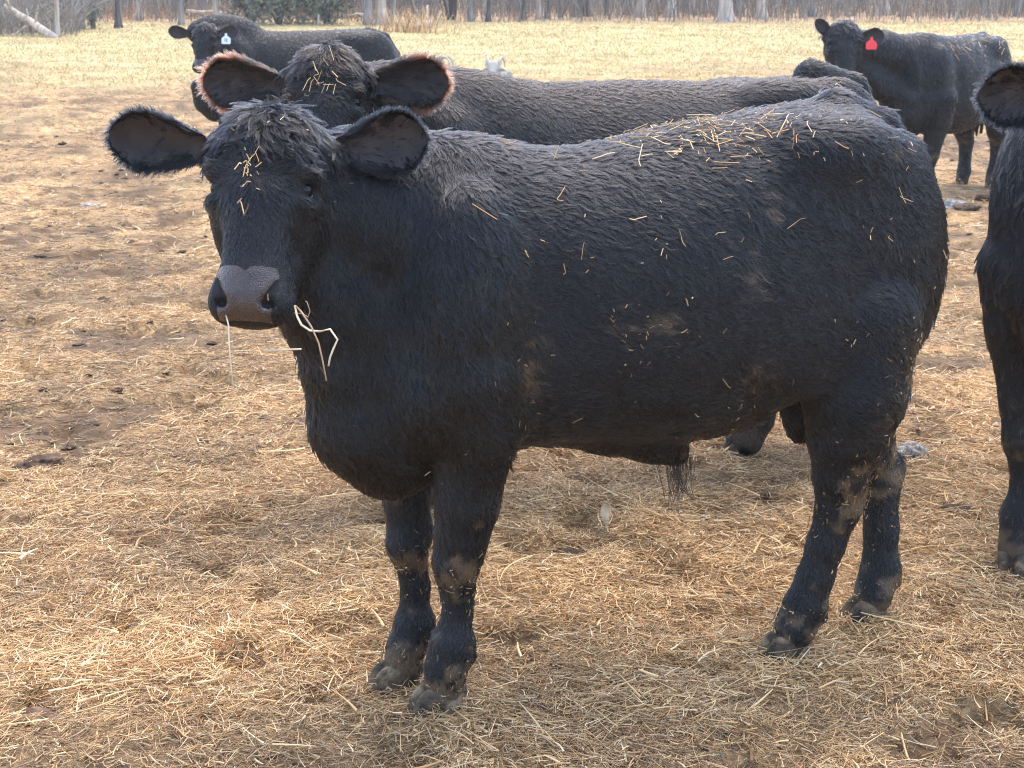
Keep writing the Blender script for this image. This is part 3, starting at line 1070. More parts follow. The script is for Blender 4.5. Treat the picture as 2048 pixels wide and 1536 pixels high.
def straws(n, d0, d1, power, lmean, rmul, seedz=.02, half=R(24)):
    x, y, d = fan(n, d0, d1, power, half)
    m = straw_map(x, y)
    keep = rng.random(n) < (.10 + .95 * m) * sstep(38, 22, d + 6 * fbm(np.stack([x, y], 1), 3.5, 2, 77))
    x, y, d, m = x[keep], y[keep], d[keep], m[keep]
    n = len(x)
    ln = lmean * np.exp(rng.normal(0, .5, n))
    yaw = rng.uniform(0, 2 * math.pi, n) * .75 + .8 * fbm(np.stack([x, y], 1), .3, 2, 79) * 3
    pit = np.abs(rng.normal(0, .16, n))
    K = 5
    s = np.linspace(-.5, .5, K)
    bend = rng.normal(0, .22, n)
    kink = np.where(rng.random(n) < .16, rng.normal(0, .9, n), 0)
    P = np.zeros((n, K, 3))
    a = yaw - bend
    cx, cy = x.copy(), y.copy()
    for q in range(K):
        if q:
            a = a + bend * .5 + (kink if q == 2 else 0)
            cx = cx + np.cos(a) * ln / (K - 1)
            cy = cy + np.sin(a) * ln / (K - 1)
        P[:, q, 0], P[:, q, 1] = cx, cy
    mx, my = P[:, 2, 0].copy(), P[:, 2, 1].copy()
    P[:, :, 0] += (x - mx)[:, None]
    P[:, :, 1] += (y - my)[:, None]
    z0 = ground_z(x, y) + rng.random(n) ** 1.6 * (.006 + seedz * m)
    arch = rng.normal(0, .1, n)
    for q in range(K):
        P[:, q, 2] = z0 + s[q] * ln * np.sin(pit) + ln * arch * (s[q] ** 2 - .1)
        g_ = ground_z(P[:, q, 0], P[:, q, 1]) + .001
        P[:, q, 2] = np.maximum(P[:, q, 2], g_ * .9 + P[:, q, 2] * .1)
    r_ = np.exp(rng.normal(math.log(.0010), .38, n)) * rmul
    dirt = np.clip(rng.normal(.21, .26, n) + .55 * (1 - m) - .45 * fbm(np.stack([x, y], 1), .8, 3, 81), 0, .95)
    return P, r_, dirt

parts = [straws(300000, 2.25, 5.2, .35, .036, 1.05, .030), straws(190000, 5.0, 10, 1.2, .045, 1.5, .03), straws(150000, 9.5, 38, 1.35, .08, 3.0, .03), straws(2600, 2.3, 8, .5, .08, 2.1, .045)]
for fx, fy in FEET:
    q = straws(16000, 2.3, 4.2, .4, .04, 1.0, .02)
    r2 = np.hypot(q[0][:, 2, 0] - fx + .02, q[0][:, 2, 1] - fy)
    k_ = (r2 < .17) & (rng.random(len(r2)) < np.exp(-(r2 / .11) ** 2) * 1.6)
    q[0][k_, :, 2] += (rng.random(k_.sum()) * .030)[:, None]
    parts.insert(0, (q[0][k_], q[1][k_], q[2][k_] * .7))
P_ = np.concatenate([q[0] for q in parts])
r_ = np.concatenate([q[1] for q in parts])
d_ = np.concatenate([q[2] for q in parts])
d_[-len(parts[-1][0]):] *= .25
st = curves_obj("straw_litter", P_, r_, M["straw"], None, dict(mud=d_))
tag(st, "loose tangled straw covering the muddy ground around the cattle", "straw", kind="stuff")

# small dark clods of mud and dung trodden into the straw
def clods(n):
    x, y, d = fan(n * 6, 2.3, 20, 1.1, R(23))
    k_ = rng.random(len(x)) < np.clip(1.05 - straw_map(x, y), .02, 1) ** 1.5
    x, y, d = x[k_][:n], y[k_][:n], d[k_][:n]
    n = len(x)
    ico = np.array([(math.sin(a) * math.cos(b_), math.sin(a) * math.sin(b_), math.cos(a)) for a in np.linspace(0, math.pi, 6) for b_ in np.linspace(0, 2 * math.pi, 8, endpoint=False)])
    fq = np.array([(i * 8 + j, (i + 1) * 8 + j, (i + 1) * 8 + (j + 1) % 8, i * 8 + (j + 1) % 8) for i in range(5) for j in range(8)])
    sz = np.exp(rng.normal(math.log(.0075), .5, n)) * (1 + .045 * d)
    asp = np.stack([rng.uniform(.7, 1.5, n), rng.uniform(.6, 1.2, n), rng.uniform(.18, .45, n)], 1)
    c_ = np.stack([x, y, ground_z(x, y) + sz * .25], 1)
    V = c_[:, None] + ico[None] * (sz[:, None] * asp)[:, None] * (1 + .5 * rng.uniform(-1, 1, (n, len(ico), 1)))
    F = (fq[None] + (np.arange(n) * len(ico))[:, None, None]).reshape(-1, 4)
    o = mesh_obj("mud_clods", V.reshape(-1, 3), F, M["dung"], None)
    tag(o, "small dark clods of mud and dung scattered through the straw", "mud", kind="stuff")
clods(1300)
# (straw trodden up round the calf's hooves is part of the same litter below)
# short dry pasture grass farther out
x, y, d = fan(75000, 18, 52, 1.2, R(23))
kp = (rng.random(len(x)) < sstep(19, 38, d + 8 * fbm(np.stack([x, y], 1), 3.5, 3, 77))) & (y < 50)
x, y, d = x[kp], y[kp], d[kp]
n = len(x)
K = 4
hgt = rng.uniform(.03, .075, n) * (1 + .5 * fbm(np.stack([x, y], 1), 1.0, 2, 83))
yaw = rng.uniform(0, 6.28, n)
P_ = np.zeros((n, K, 3))
z0 = ground_z(x, y) - .005
for q in range(K):
    s = q / (K - 1)
    P_[:, q] = np.stack([x + np.cos(yaw) * hgt * s * s * .9, y + np.sin(yaw) * hgt * s * s * .9, z0 + hgt * s], 1)
gr_ = curves_obj("pasture_grass", P_, .0016 + .00011 * d, M["grass"], None, dict(mud=np.clip(rng.normal(.05, .15, n), 0, .7)))
tag(gr_, "short dry yellow grass of the pasture behind the cattle", "grass", kind="stuff")

# ------------------------------------------------------------------ the wood
def tree(name, base, width, bk, label, group, h=9.0, lean=(0, 0), flare=1.35, fork=False, seg=10):
    parts = []
    n = 10
    zs = np.array([-.15, .0, .12, .3, .6, 1.2, 2.2, 3.6, 5.5, h * .75, h])
    r0 = width / 2
    rr = r0 * np.array([flare * 1.15, flare, 1 + (flare - 1) * .55, 1 + (flare - 1) * .22, 1.02, 1.0, .96, .9, .8, .6, .35])
    ph = random.uniform(0, 6)
    P = [(lean[0] * z + .03 * r0 * 6 * math.sin(z * .8 + ph), lean[1] * z + .15 * r0 * math.cos(z * .7 + ph), z) for z in zs]
    parts.append(tube(P, rr, seg, True, .05))
    for a in range(5 if flare > 1.2 else 0):                      # root spurs
        th_ = ph + a * 1.26 + random.uniform(-.3, .3)
        c_, s_ = math.cos(th_), math.sin(th_)
        parts.append(tube([(c_ * r0 * .5, s_ * r0 * .5, .55), (c_ * r0 * 1.15, s_ * r0 * 1.15, .15), (c_ * r0 * 1.9, s_ * r0 * 1.9, -.06)], [r0 * .3, r0 * .32, r0 * .16], 6))
    if fork:
        parts.append(tube([(0, 0, .4), (r0 * 1.4, 0, 1.2), (r0 * 2.2, .05, 3), (r0 * 3.5, .1, h * .8)], [r0 * .7, r0 * .65, r0 * .5, r0 * .3], 8, True, .05))
    for k in range(random.randint(5, 8)):                          # bare limbs higher up
        z = random.uniform(2.6, h * .95)
        th_ = random.uniform(0, 6.28)
        L = random.uniform(.8, 2.6) * (1.1 - z / h * .5)
        c_, s_ = math.cos(th_), math.sin(th_)
        rb = r0 * random.uniform(.18, .34)
        b0 = np.array([lean[0] * z, lean[1] * z, z])
        pts = [b0, b0 + np.array([c_ * L * .4, s_ * L * .4, L * .22]), b0 + np.array([c_ * L, s_ * L, L * .7])]
        parts.append(tube(pts, [rb, rb * .7, rb * .25], 5))
        for _ in range(2):
            e = pts[1] + (pts[2] - pts[1]) * random.random()
            dv = np.array([random.uniform(-1, 1), random.uniform(-1, 1), random.uniform(0, 1)]) * L * .4
            parts.append(tube([e, e + dv * .5, e + dv + np.array([0, 0, .1])], [rb * .35, rb * .25, rb * .1], 4))
    V, F = join(parts)
    o = mesh_obj(name, V, F, M[bk], None)
    o.location = base
    tag(o, label, "tree", group)
    return o

FRONT = [  # pixel x, pixel y of the foot, pixel width, bark, words
    (116, 76, 8, "bark_pale", "slim pale straight trunk standing beside the lower end of the fallen trunk"),
    (126, 55, 9, "bark_dark", "slender dark trunk just right of the slim pale trunk at the left"),
    (144, 56, 8, "bark_grey", "thin grey brown trunk left of the stout olive grey trunk"),
    (159, 58, 17, "bark_grey", "stout olive grey trunk standing beside the leafy sapling at the left"),
    (237, 57, 11, "bark_dark", "lone dark trunk with flared foot between the leafy sapling and the left bull"),
    (278, 41, 11, "bark_pale", "pale blue grey trunk farther back right of the lone dark trunk"),
    (90, 51, 5, "bark_dark", "thin dark trunk above the fallen leaning trunk"),
    (317, 35, 5, "bark_pale", "very thin pale trunk far back above the left bull's ear"),
    (363, 52, 9, "bark_grey", "forked grey trunk behind the left bull's near ear"),
    (433, 48, 11, "bark_pale", "pale trunk rising behind the crest of the left bull"),
    (737, 52, 16, "bark_grey", "left one of three trunks close together behind the left bull's rump"),
    (765, 51, 20, "bark_pale", "broad middle one of three trunks behind the left bull's rump"),
    (787, 52, 8, "bark_grey", "slim right one of three trunks behind the left bull's rump"),
    (839, 36, 6, "bark_grey", "thin trunk behind the tangle of dry weeds and the broken log"),
    (942, 44, 8, "bark_grey", "grey flared trunk at the wood edge right of the broken log"),
    (977, 44, 8, "bark_dark", "dark leaning trunk at the wood edge above the white horned sheep"),
    (1047, 41, 9, "bark_dark", "dark trunk left of a slim pale trunk at the middle wood edge"),
    (1078, 39, 8, "bark_pale", "slim pale trunk among dark ones at the middle wood edge"),
    (1094, 38, 9, "bark_dark", "dark trunk immediately right of the slim pale middle trunk"),
    (1120, 36, 6, "bark_dark", "thin dark trunk third right of the slim pale middle trunk"),
    (1150, 35, 11, "bark_grey", "grey trunk left of the thickest dark middle trunk"),
    (1169, 34, 19, "bark_dark", "thickest dark trunk in the middle of the wood edge"),
    (1212, 32, 8, "bark_dark", "slim dark trunk between the thickest dark trunk and the pale row"),
    (1256, 30, 12, "bark_dark", "dark trunk just left of the first stout pale trunk"),
    (1281, 36, 16, "bark_pale", "leftmost stout pale trunk of the row at the field edge"),
    (1341, 36, 17, "bark_pale", "second stout pale trunk of the row at the field edge"),
    (1409, 28, 11, "bark_pale", "slimmer pale trunk set back left of the broad flared trunk"),
    (1452, 44, 25, "bark_pale", "broadest pale trunk with strongly flared foot nearest the field"),
    (1523, 39, 17, "bark_pale", "pale trunk between the broadest one and the red tagged cow"),
    (1581, 27, 10, "bark_grey", "slim grey trunk set back left of the red tagged cow"),
    (1619, 33, 17, "bark_grey", "grey trunk just left of the red tagged cow's raised ear"),
    (1768, 31, 19, "bark_pale", "pale flared trunk above the back of the red tagged cow"),
    (1955, 26, 6, "bark_pale", "thin pale trunk of a close pair above the red tagged cow's rump"),
    (1963, 28, 9, "bark_grey", "grey trunk of a close pair above the red tagged cow's rump"),
    (2034, 33, 13, "bark_grey", "grey trunk near the right end of the wood edge"),
    (2050, 32, 10, "bark_grey", "last trunk at the right end of the wood edge"),
]
for (px, py, wpx, bk, lb) in FRONT:
    p = on_ground(px, py)
    wid = wpx / FPX * p[1] * 1.0
    tree("tree", (p[0], p[1], base_h(p[0], p[1]) - .02), wid, bk, lb, "trees along the wood edge", h=random.uniform(8, 11),
         lean=(random.uniform(-.03, .03), random.uniform(-.02, .02)), flare=1.6 if wpx > 15 else 1.3, fork=(px == 363))
protos = []
for k in range(6):
    o = tree("tree", (0, 0, 0), random.uniform(.2, .36), ["bark_grey", "bark_dark", "bark_grey", "bark_pale", "bark_dark", "bark_grey"][k],
             "one of the crowded bare trunks deep in the wood behind the pasture", "trees deep in the wood", h=random.uniform(8, 11), lean=(random.uniform(-.04, .04), 0), seg=8, flare=1.2)
    protos.append(o)
k = 0
for q in range(190):
    yy = random.uniform(54, 108)
    xx = random.uniform(-.37, .37) * yy
    o = protos[q] if q < 6 else protos[random.randrange(6)].copy()
    if q >= 6:
        COL.objects.link(o)
    o.location = (xx, yy, float(base_h(xx, yy)) - .1)
    o.rotation_euler = (0, 0, random.uniform(0, 6.28))
    s_ = random.uniform(.6, 1.35)
    o.scale = (s_, s_, random.uniform(.9, 1.3))

# undergrowth: bare twigs, dry weeds and litter
def twigs(n, xr, yr, hr, spread, rr, mname, name, label, cat, wf=None):
    x = rng.uniform(*xr, n)
    y = rng.uniform(*yr, n)
    x = x * y / yr[0]
    if wf is not None:
        kp = rng.random(n) < wf(x, y)
        x, y = x[kp], y[kp]
        n = len(x)
    K = 6
    h = rng.uniform(*hr, n) * rng.uniform(.4, 1, n)
    az = rng.uniform(0, 6.28, n)
    ln = np.abs(rng.normal(0, spread, n))
    P = np.zeros((n, K, 3))
    z0 = base_h(x, y)
    wob = rng.normal(0, .09, (n, K, 2)) * h[:, None, None]
    for q in range(K):
        s = q / (K - 1)
        P[:, q, 0] = x + np.cos(az) * ln * h * s ** 1.4 + wob[:, q, 0] * s
        P[:, q, 1] = y + np.sin(az) * ln * h * s ** 1.4 + wob[:, q, 1] * s
        P[:, q, 2] = z0 + h * s - .03
    o = curves_obj(name, P, rng.uniform(*rr, n), M[mname], None, dict(mud=np.clip(rng.normal(.1, .2, n), 0, .8)))
    return tag(o, label, cat, kind="stuff")

twigs(16000, (-19, 19), (52, 100), (.8, 4.2), .35, (.008, .02), "twig", "undergrowth", "bare grey brown twigs and saplings filling the wood", "undergrowth")
twigs(9000, (-17, 17), (49.5, 60), (.15, .6), .6, (.006, .012), "litter", "dry_weeds", "low dry tan weeds and leaf litter along the wood edge", "weeds",
      lambda x, y: .35 + .65 * (x < -4))
twigs(700, (-17, 17), (48.5, 53), (1.2, 4.5), .25, (.008, .018), "twig", "saplings", "thin bare saplings standing along the wood edge", "saplings")
twigs(900, (-15.5, -11.5), (42, 47), (.4, 2.2), 1.0, (.006, .014), "twig", "brush", "tangled bare brush around the fallen trunk at the left", "brush")

def log(name, a, b_, ra, rb, label, branches=3, bk="log"):
    a, b_ = np.asarray(a, float), np.asarray(b_, float)
    mid = (a + b_) / 2 + np.array([0, 0, .04])
    parts = [tube([a, a * .7 + b_ * .3, mid, b_ * .75 + a * .25, b_], [ra, ra * .95, (ra + rb) / 2, rb * 1.1, rb], 9, True, .08)]
    L = np.linalg.norm(b_ - a)
    for _ in range(branches):
        p = a + (b_ - a) * random.uniform(.35, .98)
        dv = np.array([random.uniform(-.5, .5), random.uniform(-.5, .5), random.uniform(.1, .8)]) * L * .25
        parts.append(tube([p, p + dv * .5, p + dv + np.array([.05, 0, .05])], [rb * .45, rb * .3, rb * .1], 5))
    V, F = join(parts)
    o = mesh_obj(name, V, F, M[bk], None)
    tag(o, label, "log")
    return o
p0 = on_ground(110, 77)
log("fallen_tree", p0, at(12, 12, p0[1] + 1.5), .11, .07, "long pale fallen trunk leaning up to the left at the wood edge", 6)
p1 = on_ground(24, 73)
log("fallen_branch", p1, at(72, 42, p1[1] + .5), .035, .02, "thin fallen branch propped left of the leaning fallen trunk", 3)
p2 = on_ground(818, 60)
log("broken_log", p2 + np.array([0, 0, .05]), at(862, 47, p2[1] + .5), .09, .11, "pale broken log lying among dry weeds right of the left bull", 4)
p3 = on_ground(440, 46)
log("fallen_branch", at(372, 22, p3[1]), at(482, 31, p3[1] + .3), .06, .05, "long pale branch lying level behind the left bull's head", 2)
log("fallen_branch", at(372, 52, p3[1] - 1), at(436, 37, p3[1]), .05, .035, "short sloping branch low behind the left bull's poll", 2)
log("fallen_branch", at(690, 34, p3[1]), at(738, 30, p3[1]), .07, .06, "pale branch lying level above the left bull's rump", 1)
p4 = on_ground(853, 58)
log("dead_stake", p4, at(855, 10, p4[1]), .05, .03, "upright dead stake beside the broken log", 1)
p4 = on_ground(637, 52)
log("dead_stake", p4, at(637, 28, p4[1]), .04, .03, "short upright stake above the middle of the left bull's back", 0)

def weeds(name, px, py, n, h, spread, label):
    c_ = on_ground(px, py)
    x = c_[0] + rng.normal(0, spread, n)
    y = c_[1] + rng.normal(0, spread * .6, n)
    az = rng.uniform(0, 6.28, n)
    K = 5
    hh = h * rng.uniform(.35, 1, n)
    P = np.zeros((n, K, 3))
    for q in range(K):
        s = q / (K - 1)
        P[:, q] = np.stack([x + np.cos(az) * hh * .5 * s ** 1.5, y + np.sin(az) * hh * .5 * s ** 1.5, base_h(x, y) + hh * s - .02], 1)
    o = curves_obj(name, P, rng.uniform(.008, .016, n), M["straw"], None, dict(mud=np.clip(rng.normal(.3, .2, n), 0, .8)))
    tag(o, label, "weeds", kind="stuff")
weeds("dry_weeds", 822, 66, 150, .75, .6, "tangle of tall dry weeds around the broken log")
weeds("brush_pile", 1890, 22, 260, 1.2, .8, "small heap of dead brush at the right of the wood edge")

def bush(name, px, py, rx, rz, n, label, stem=True, leaf=.07, zc=.55):
    c_ = on_ground(px, py)
    root = empty(name, (c_[0], c_[1], base_h(c_[0], c_[1])))
    tag(root, label, "shrub")
    cl = rng.normal(0, 1, (60, 3))
    cl = cl / np.linalg.norm(cl, axis=1, keepdims=True) * rng.uniform(.35, 1, (60, 1)) * np.array([rx, rx * .6, rz * .5]) + np.array([0, 0, rz * zc])
    V, F = [], []
    own = rng.integers(0, 60, n)
    P = cl[own] + rng.normal(0, 1, (n, 3)) * np.array([rx, rx, rz]) * .11
    P[:, 2] = np.maximum(P[:, 2], .05)
    A = unit(rng.normal(0, 1, (n, 3)))
    B = unit(np.cross(A, rng.normal(0, 1, (n, 3))))
    s = leaf * rng.uniform(.6, 1.4, n)
    V = np.stack([P - A * s[:, None], P + B * s[:, None] * .45, P + A * s[:, None], P - B * s[:, None] * .45], 1).reshape(-1, 3)
    F = np.arange(4 * n).reshape(n, 4)
    mesh_obj("foliage", V, F, M["leaf"], root, smooth=False)
    parts = []
    for k in range(7):
        e = cl[k * 8]
        parts.append(tube([(e[0] * .08, e[1] * .08, -.05), (e[0] * .3, e[1] * .3, e[2] * .45), tuple(e)], [.05, .035, .012], 6))
    V, F = join(parts)
    mesh_obj("stem", V, F, M["bark_dark"], root)
bush("evergreen_shrub", 560, 50, 1.35, 2.6, 9000, "wide dark evergreen shrub behind the middle of the left bull's back")
bush("evergreen_shrub", 655, 50, 1.0, 2.3, 6000, "smaller evergreen shrub left of the three close trunks")
bush("evergreen_shrub", 505, 47, .8, 1.7, 3500, "low evergreen shrub above the left bull's shoulder")
bush("leafy_sapling", 187, 58, .30, .95, 260, "small dark leafy sapling right of the stout olive grey trunk", leaf=.06)
bush("evergreen_tree", 905, 40, 1.6, 2.6, 2600, "hazy green evergreen low among the trunks in the middle distance", zc=1.15)

# ------------------------------------------------------------------ the white sheep behind the cow
def sheep(name, px, py, d, yaw, label):
    p = at(px, py, d)
    gz_ = float(base_h(p[0], d))
    root = empty(name, (p[0], d, gz_), yaw)
    tag(root, label, "sheep", "white horned sheep behind the cow")
    top = p[2] - gz_                     # horn top above the ground
    f = Field(np.arange(-.55, 1.15, .022), np.arange(-.4, .4, .022), np.arange(-.02, top + .1, .022))
    z = top - .28
    f.ell((.45, 0, z - .25), (.55, .24, .27), .05)
    for u in (.12, .78):
        for v in (-.12, .12):
            f.chain([(u, v, z - .35, .07), (u, v, .35, .045), (u, v, .03, .035)], .03)
    f.chain([(.05, 0, z - .15, .13), (-.14, 0, z + .10, .11)], .06)
    f.chain([(-.16, 0, z + .14, .085), (-.33, 0, z + .0, .05)], .04)
    V, F = f.mesh()
    mesh_obj("body", V, F, M["wool"], root)
    for s in (-1, 1):
        pts, rd = [], []
        for q in range(15):
            a = -1.1 + 4.6 * q / 14
            r_ = .13 * (1 - .25 * q / 14)
            pts.append((-.15 + .10 + r_ * -math.cos(a) * .9, s * (.06 + .10 * q / 14), z + .165 + r_ * math.sin(a)))
            rd.append(.030 * (1 - .8 * q / 14) + .004)
        V, F = tube(pts, rd, 8)
        mesh_obj("horn", V, F, M["horn"], root)
        vv, ff = tube([(-.15, s * .07, z + .10), (-.13, s * .14, z + .09), (-.12, s * .19, z + .06)], [.02, .03, .006], 6)
        mesh_obj("ear", vv, ff, M["wool"], root)
sheep("sheep", 990, 114, 25, R(82), "white horned sheep facing the camera, horn tips and white crown above the cow's back")
sheep("sheep", 897, 113, 25, R(-10), "horned sheep seen side on, one curved pale horn above the cow's shoulder")
# ------------------------------------------------------------------ the cattle
CALF_ORG, CALF_YAW = (-.17, 3.04), R(21)
eyes = at(524, 380, 2.80)
hup, hout = (.06, .42, .90), (-.09, -.90, .38)
calf = bovine("calf", "young black bull calf in front, straw on its back and hanging from its mouth", CALF_ORG, CALF_YAW,
    head=dict(eyes=eyes, up=hup, out=hout, scale=.97), fur_n=260000, fur_len=.0235, thick=.00040, tipv=.08, cl_frac=.13, res=.0115,
    ears=[dict(base=at(408, 298, 2.86), dir=(-.93, .05, .13), wide=(0, .1, -1), L=.178, W=.054, n=14000, hl=.015, tip=.0, rim=.0),
          dict(base=at(676, 305, 2.86), dir=(.93, .10, .16), wide=(-.1, .1, 1), L=.165, W=.056, n=14000, hl=.016, tip=.05, rim=.12)])

# tuft under the belly
def tuft(c, root_obj, n, L):
    P0 = np.asarray(c) + rng.normal(0, 1, (n, 3)) * np.array([.018, .012, .008])
    K = 6
    P = np.zeros((n, K, 3))
    lk = rng.integers(0, 9, n)
    dirs = np.stack([rng.normal(0, .22, 9) + .1, rng.normal(0, .15, 9), -np.ones(9)], 1)
    tips = np.asarray(c) + np.stack([rng.normal(.01, .022, 9), rng.normal(0, .012, 9), -L * rng.uniform(.45, 1.05, 9)], 1)
    for q in range(K):
        s = q / (K - 1)
        free = P0 + np.array([.01, 0, -L * .8]) * s
        goal = P0 * (1 - s) + tips[lk] * s + np.stack([np.sin(lk + s * 5) * .006, 0 * s + 0 * lk, 0 * lk], 1) * s
        P[:, q] = free * (1 - .9 * s ** .5) + goal * .9 * s ** .5
    curves_obj("belly_tuft", P, np.full(n, .0009), M["coat_black"], root_obj, dict(tip=rng.uniform(.0, .3, n), mud=np.zeros(n)))
tuft((.562, -.01, .465), calf["root"], 60, .13)

C2_LEGS = {k: [(p[0] - (.17 * min(1, (.9 - p[2]) / .4) if k == 'near_hind' else 0), p[1] * (-.3 if k == 'near_hind' and p[2] < .5 else 1), p[2], p[3] * (1.4 if k == 'near_hind' and p[2] < .5 else 1.08)) for p in v] for k, v in GEN_LEGS.items()}
C2_LEGS['far_hind'] = [(p[0] + .16 * min(1, (.9 - p[2]) / .4), *p[1:]) for p in C2_LEGS['far_hind']]
cow2 = bovine("cow", "brownish black cow close behind the calf, head up, ear rims coloured orange as if sun glowed through them", (-.30, 4.46), R(23), S=1.08, stretch=1.29, legs=C2_LEGS,
    head=dict(eyes=at(650, 207, 4.16), up=(.0, .36, .93), out=(-.05, -.93, .36), scale=.98), fur_n=150000, cl_frac=.14, fur_len=.020, thick=.00055, torso=[(a, t_ + (.012 if a < .2 else -.012 if a < .6 else -.026), b_, c_) for a, t_, b_, c_ in COW_TORSO], mudv=.5, coat="coat_brownish", earmat="ear_backlit",
    tipv=.06, sex="cow", res=.015, hres=.0075, group="cattle behind the calf",
    ears=[dict(base=at(560, 172, 4.22), dir=(-.9, .12, .05), wide=(0, .05, -1), L=.215, W=.068, n=13000, hl=.024, tip=.0, rim=1.0),
          dict(base=at(738, 172, 4.22), dir=(.92, .12, .05), wide=(0, .05, 1), L=.215, W=.068, n=13000, hl=.024, tip=.0, rim=1.0)])

g15 = float(base_h(0, 15.0))
TXT = [(-.16, .0, -.10, .34), (-.02, .0, .04, .34), (.04, .0, .14, .06), (.10, .06, .16, .16), (.04, .14, .14, .2), (.02, .2, .08, .34), (.08, .28, .2, .34)]
bull = bovine("bull", "large black bull standing side on in the pasture with a pale ear tag", (-2.72, 15.0, g15), R(28), S=1.20, stretch=1.25, legs=GEN_LEGS, torso=COW_TORSO,
    head=dict(eyes=at(407, 84, 14.62), up=(.06, .32, .93), out=(-.20, -.9, .3), scale=1.12), fur_n=26000, fur_len=.018, thick=.0016, coat="coat_brownish", earmat="coat_black",
    tipv=.15, sex="bull", res=.02, hres=.012, mudv=.3, hump=.04, group="cattle behind the calf",
    ears=[dict(base=at(378, 68, 14.66), dir=(-.92, .1, .14), wide=(0, .1, -1), L=.20, W=.06, n=900, hl=.02, tip=.1, rim=.1),
          dict(base=at(436, 68, 14.58), dir=(.93, .05, .14), wide=(0, .1, 1), L=.19, W=.06, n=900, hl=.02, tip=.1, rim=.1)],
    eartag=dict(pos=at(452, 77, 14.45), right=(.97, -.1, .0), down=(-.03, 0, -1), size=.085, mat=M["tag_white"], text=TXT))

g14 = float(base_h(0, 13.6))
cow4 = bovine("cow", "black cow with a red ear tag at the right, udder showing between its hind legs", (3.42, 13.25, g14), R(49), S=1.19, stretch=1.06, legs={k: [(*p[:3], p[3] * 1.22) for p in v] for k, v in GEN_LEGS.items()}, torso=COW_TORSO,
    head=dict(eyes=at(1689, 94, 12.85), up=(.0, .30, .95), out=(-.05, -.95, .3), scale=1.32), fur_n=26000, fur_len=.03, thick=.0015, coat="coat_black", earmat="coat_black",
    tipv=.05, sex="cow", res=.02, hres=.012, mudv=.7, group="cattle behind the calf",
    ears=[dict(base=at(1664, 76, 12.9), dir=(-.62, .2, .72), wide=(-.6, .1, -.7), L=.20, W=.05, n=900, hl=.025, tip=.2, rim=.2),
          dict(base=at(1722, 76, 12.9), dir=(.95, .15, .10), wide=(0, .1, 1), L=.20, W=.07, n=900, hl=.025, tip=.1, rim=.1)],
    eartag=dict(pos=at(1743, 86, 12.75), right=(1, -.05, .0), down=(0, 0, -1), size=.088, mat=M["tag_red"], text=None))

C5_LEGS = {k: [(p[0], p[1] * 1.0, p[2], p[3]) for p in v] for k, v in GEN_LEGS.items()}
cow5 = bovine("cow", "brown black cow cut off by the right edge with ear, chest and foreleg showing", (1.445, 3.78), R(66), S=1.10, stretch=1.1, legs=C5_LEGS, torso=COW_TORSO,
    head=dict(eyes=at(2215, 205, 3.45), up=(.0, .30, .95), out=(-.1, -.95, .25), scale=1.1), fur_n=60000, fur_len=.028, thick=.0006, coat="coat_brownish", earmat="coat_black",
    tipv=.55, sex="cow", res=.015, hres=.01, mudv=.8, tan=.25, group="cattle behind the calf",
    ears=[dict(base=at(2135, 195, 3.45), dir=(-.95, .1, .02), wide=(0, .1, -1), L=.19, W=.065, n=9000, hl=.022, tip=.05, rim=.1),
          dict(base=at(2300, 195, 3.5), dir=(.95, .1, .02), wide=(0, .1, 1), L=.19, W=.065, n=500, hl=.03, tip=.1, rim=.3)])

# ------------------------------------------------------------------ straw held in the mouth (single stalks)
def stalk(pts, r_, label, tone=0.0):
    P = np.array([at(px, py, d) for px, py, d in pts])
    rads = np.linspace(1, .8, len(P)) * r_
    V, F = tube(P, rads, 7)
    o = mesh_obj("straw_stalk", V, F, M["stalk_brown" if tone else "stalk_pale"], None, smooth=True)
    tag(o, label, "straw", "straw stalks held in the calf's mouth")
for nm, c_ in (("stalk_pale", (.72, .60, .42)), ("stalk_brown", (.42, .27, .16))):
    m, t, b = mat(nm, c_, .5, .4)
    t.links.new(ramp(t, noise_n(t, 60, 3), [(.3, tuple(v * .75 for v in c_)), (.7, c_)]), b.inputs["Base Color"])
    M[nm] = m
DM = 2.60
stalk([(590, 612, 2.68), (594, 632, 2.64), (603, 650, DM), (620, 661, DM), (640, 663, DM), (660, 658, DM), (675, 679, DM), (667, 697, DM), (660, 715, DM), (657, 732, DM)], .0021, "pale kinked straw stalk hanging from the calf's mouth corner")
stalk([(592, 612, 2.68), (603, 624, 2.62), (622, 652, DM - .01), (637, 685, DM - .01), (645, 720, DM - .01), (653, 762, DM - .01)], .0017, "long straight reddish straw stalk hanging from the calf's mouth corner", 1)
stalk([(588, 626, 2.69), (604, 627, 2.62), (616, 634, DM), (620, 622, DM), (614, 604, DM), (611, 602, DM)], .0010, "short thin curled brown stalk at the calf's mouth corner", 1)
stalk([(452, 630, 2.67), (457, 650, 2.645), (459, 700, 2.64), (467, 778, 2.635)], .0015, "thin straight stalk hanging from the left side of the calf's mouth")
stalk([(526, 701, 2.70), (550, 700, 2.70), (575, 699, 2.70), (603, 698, 2.70)], .0021, "pale horizontal straw stalk in front of the calf's throat")

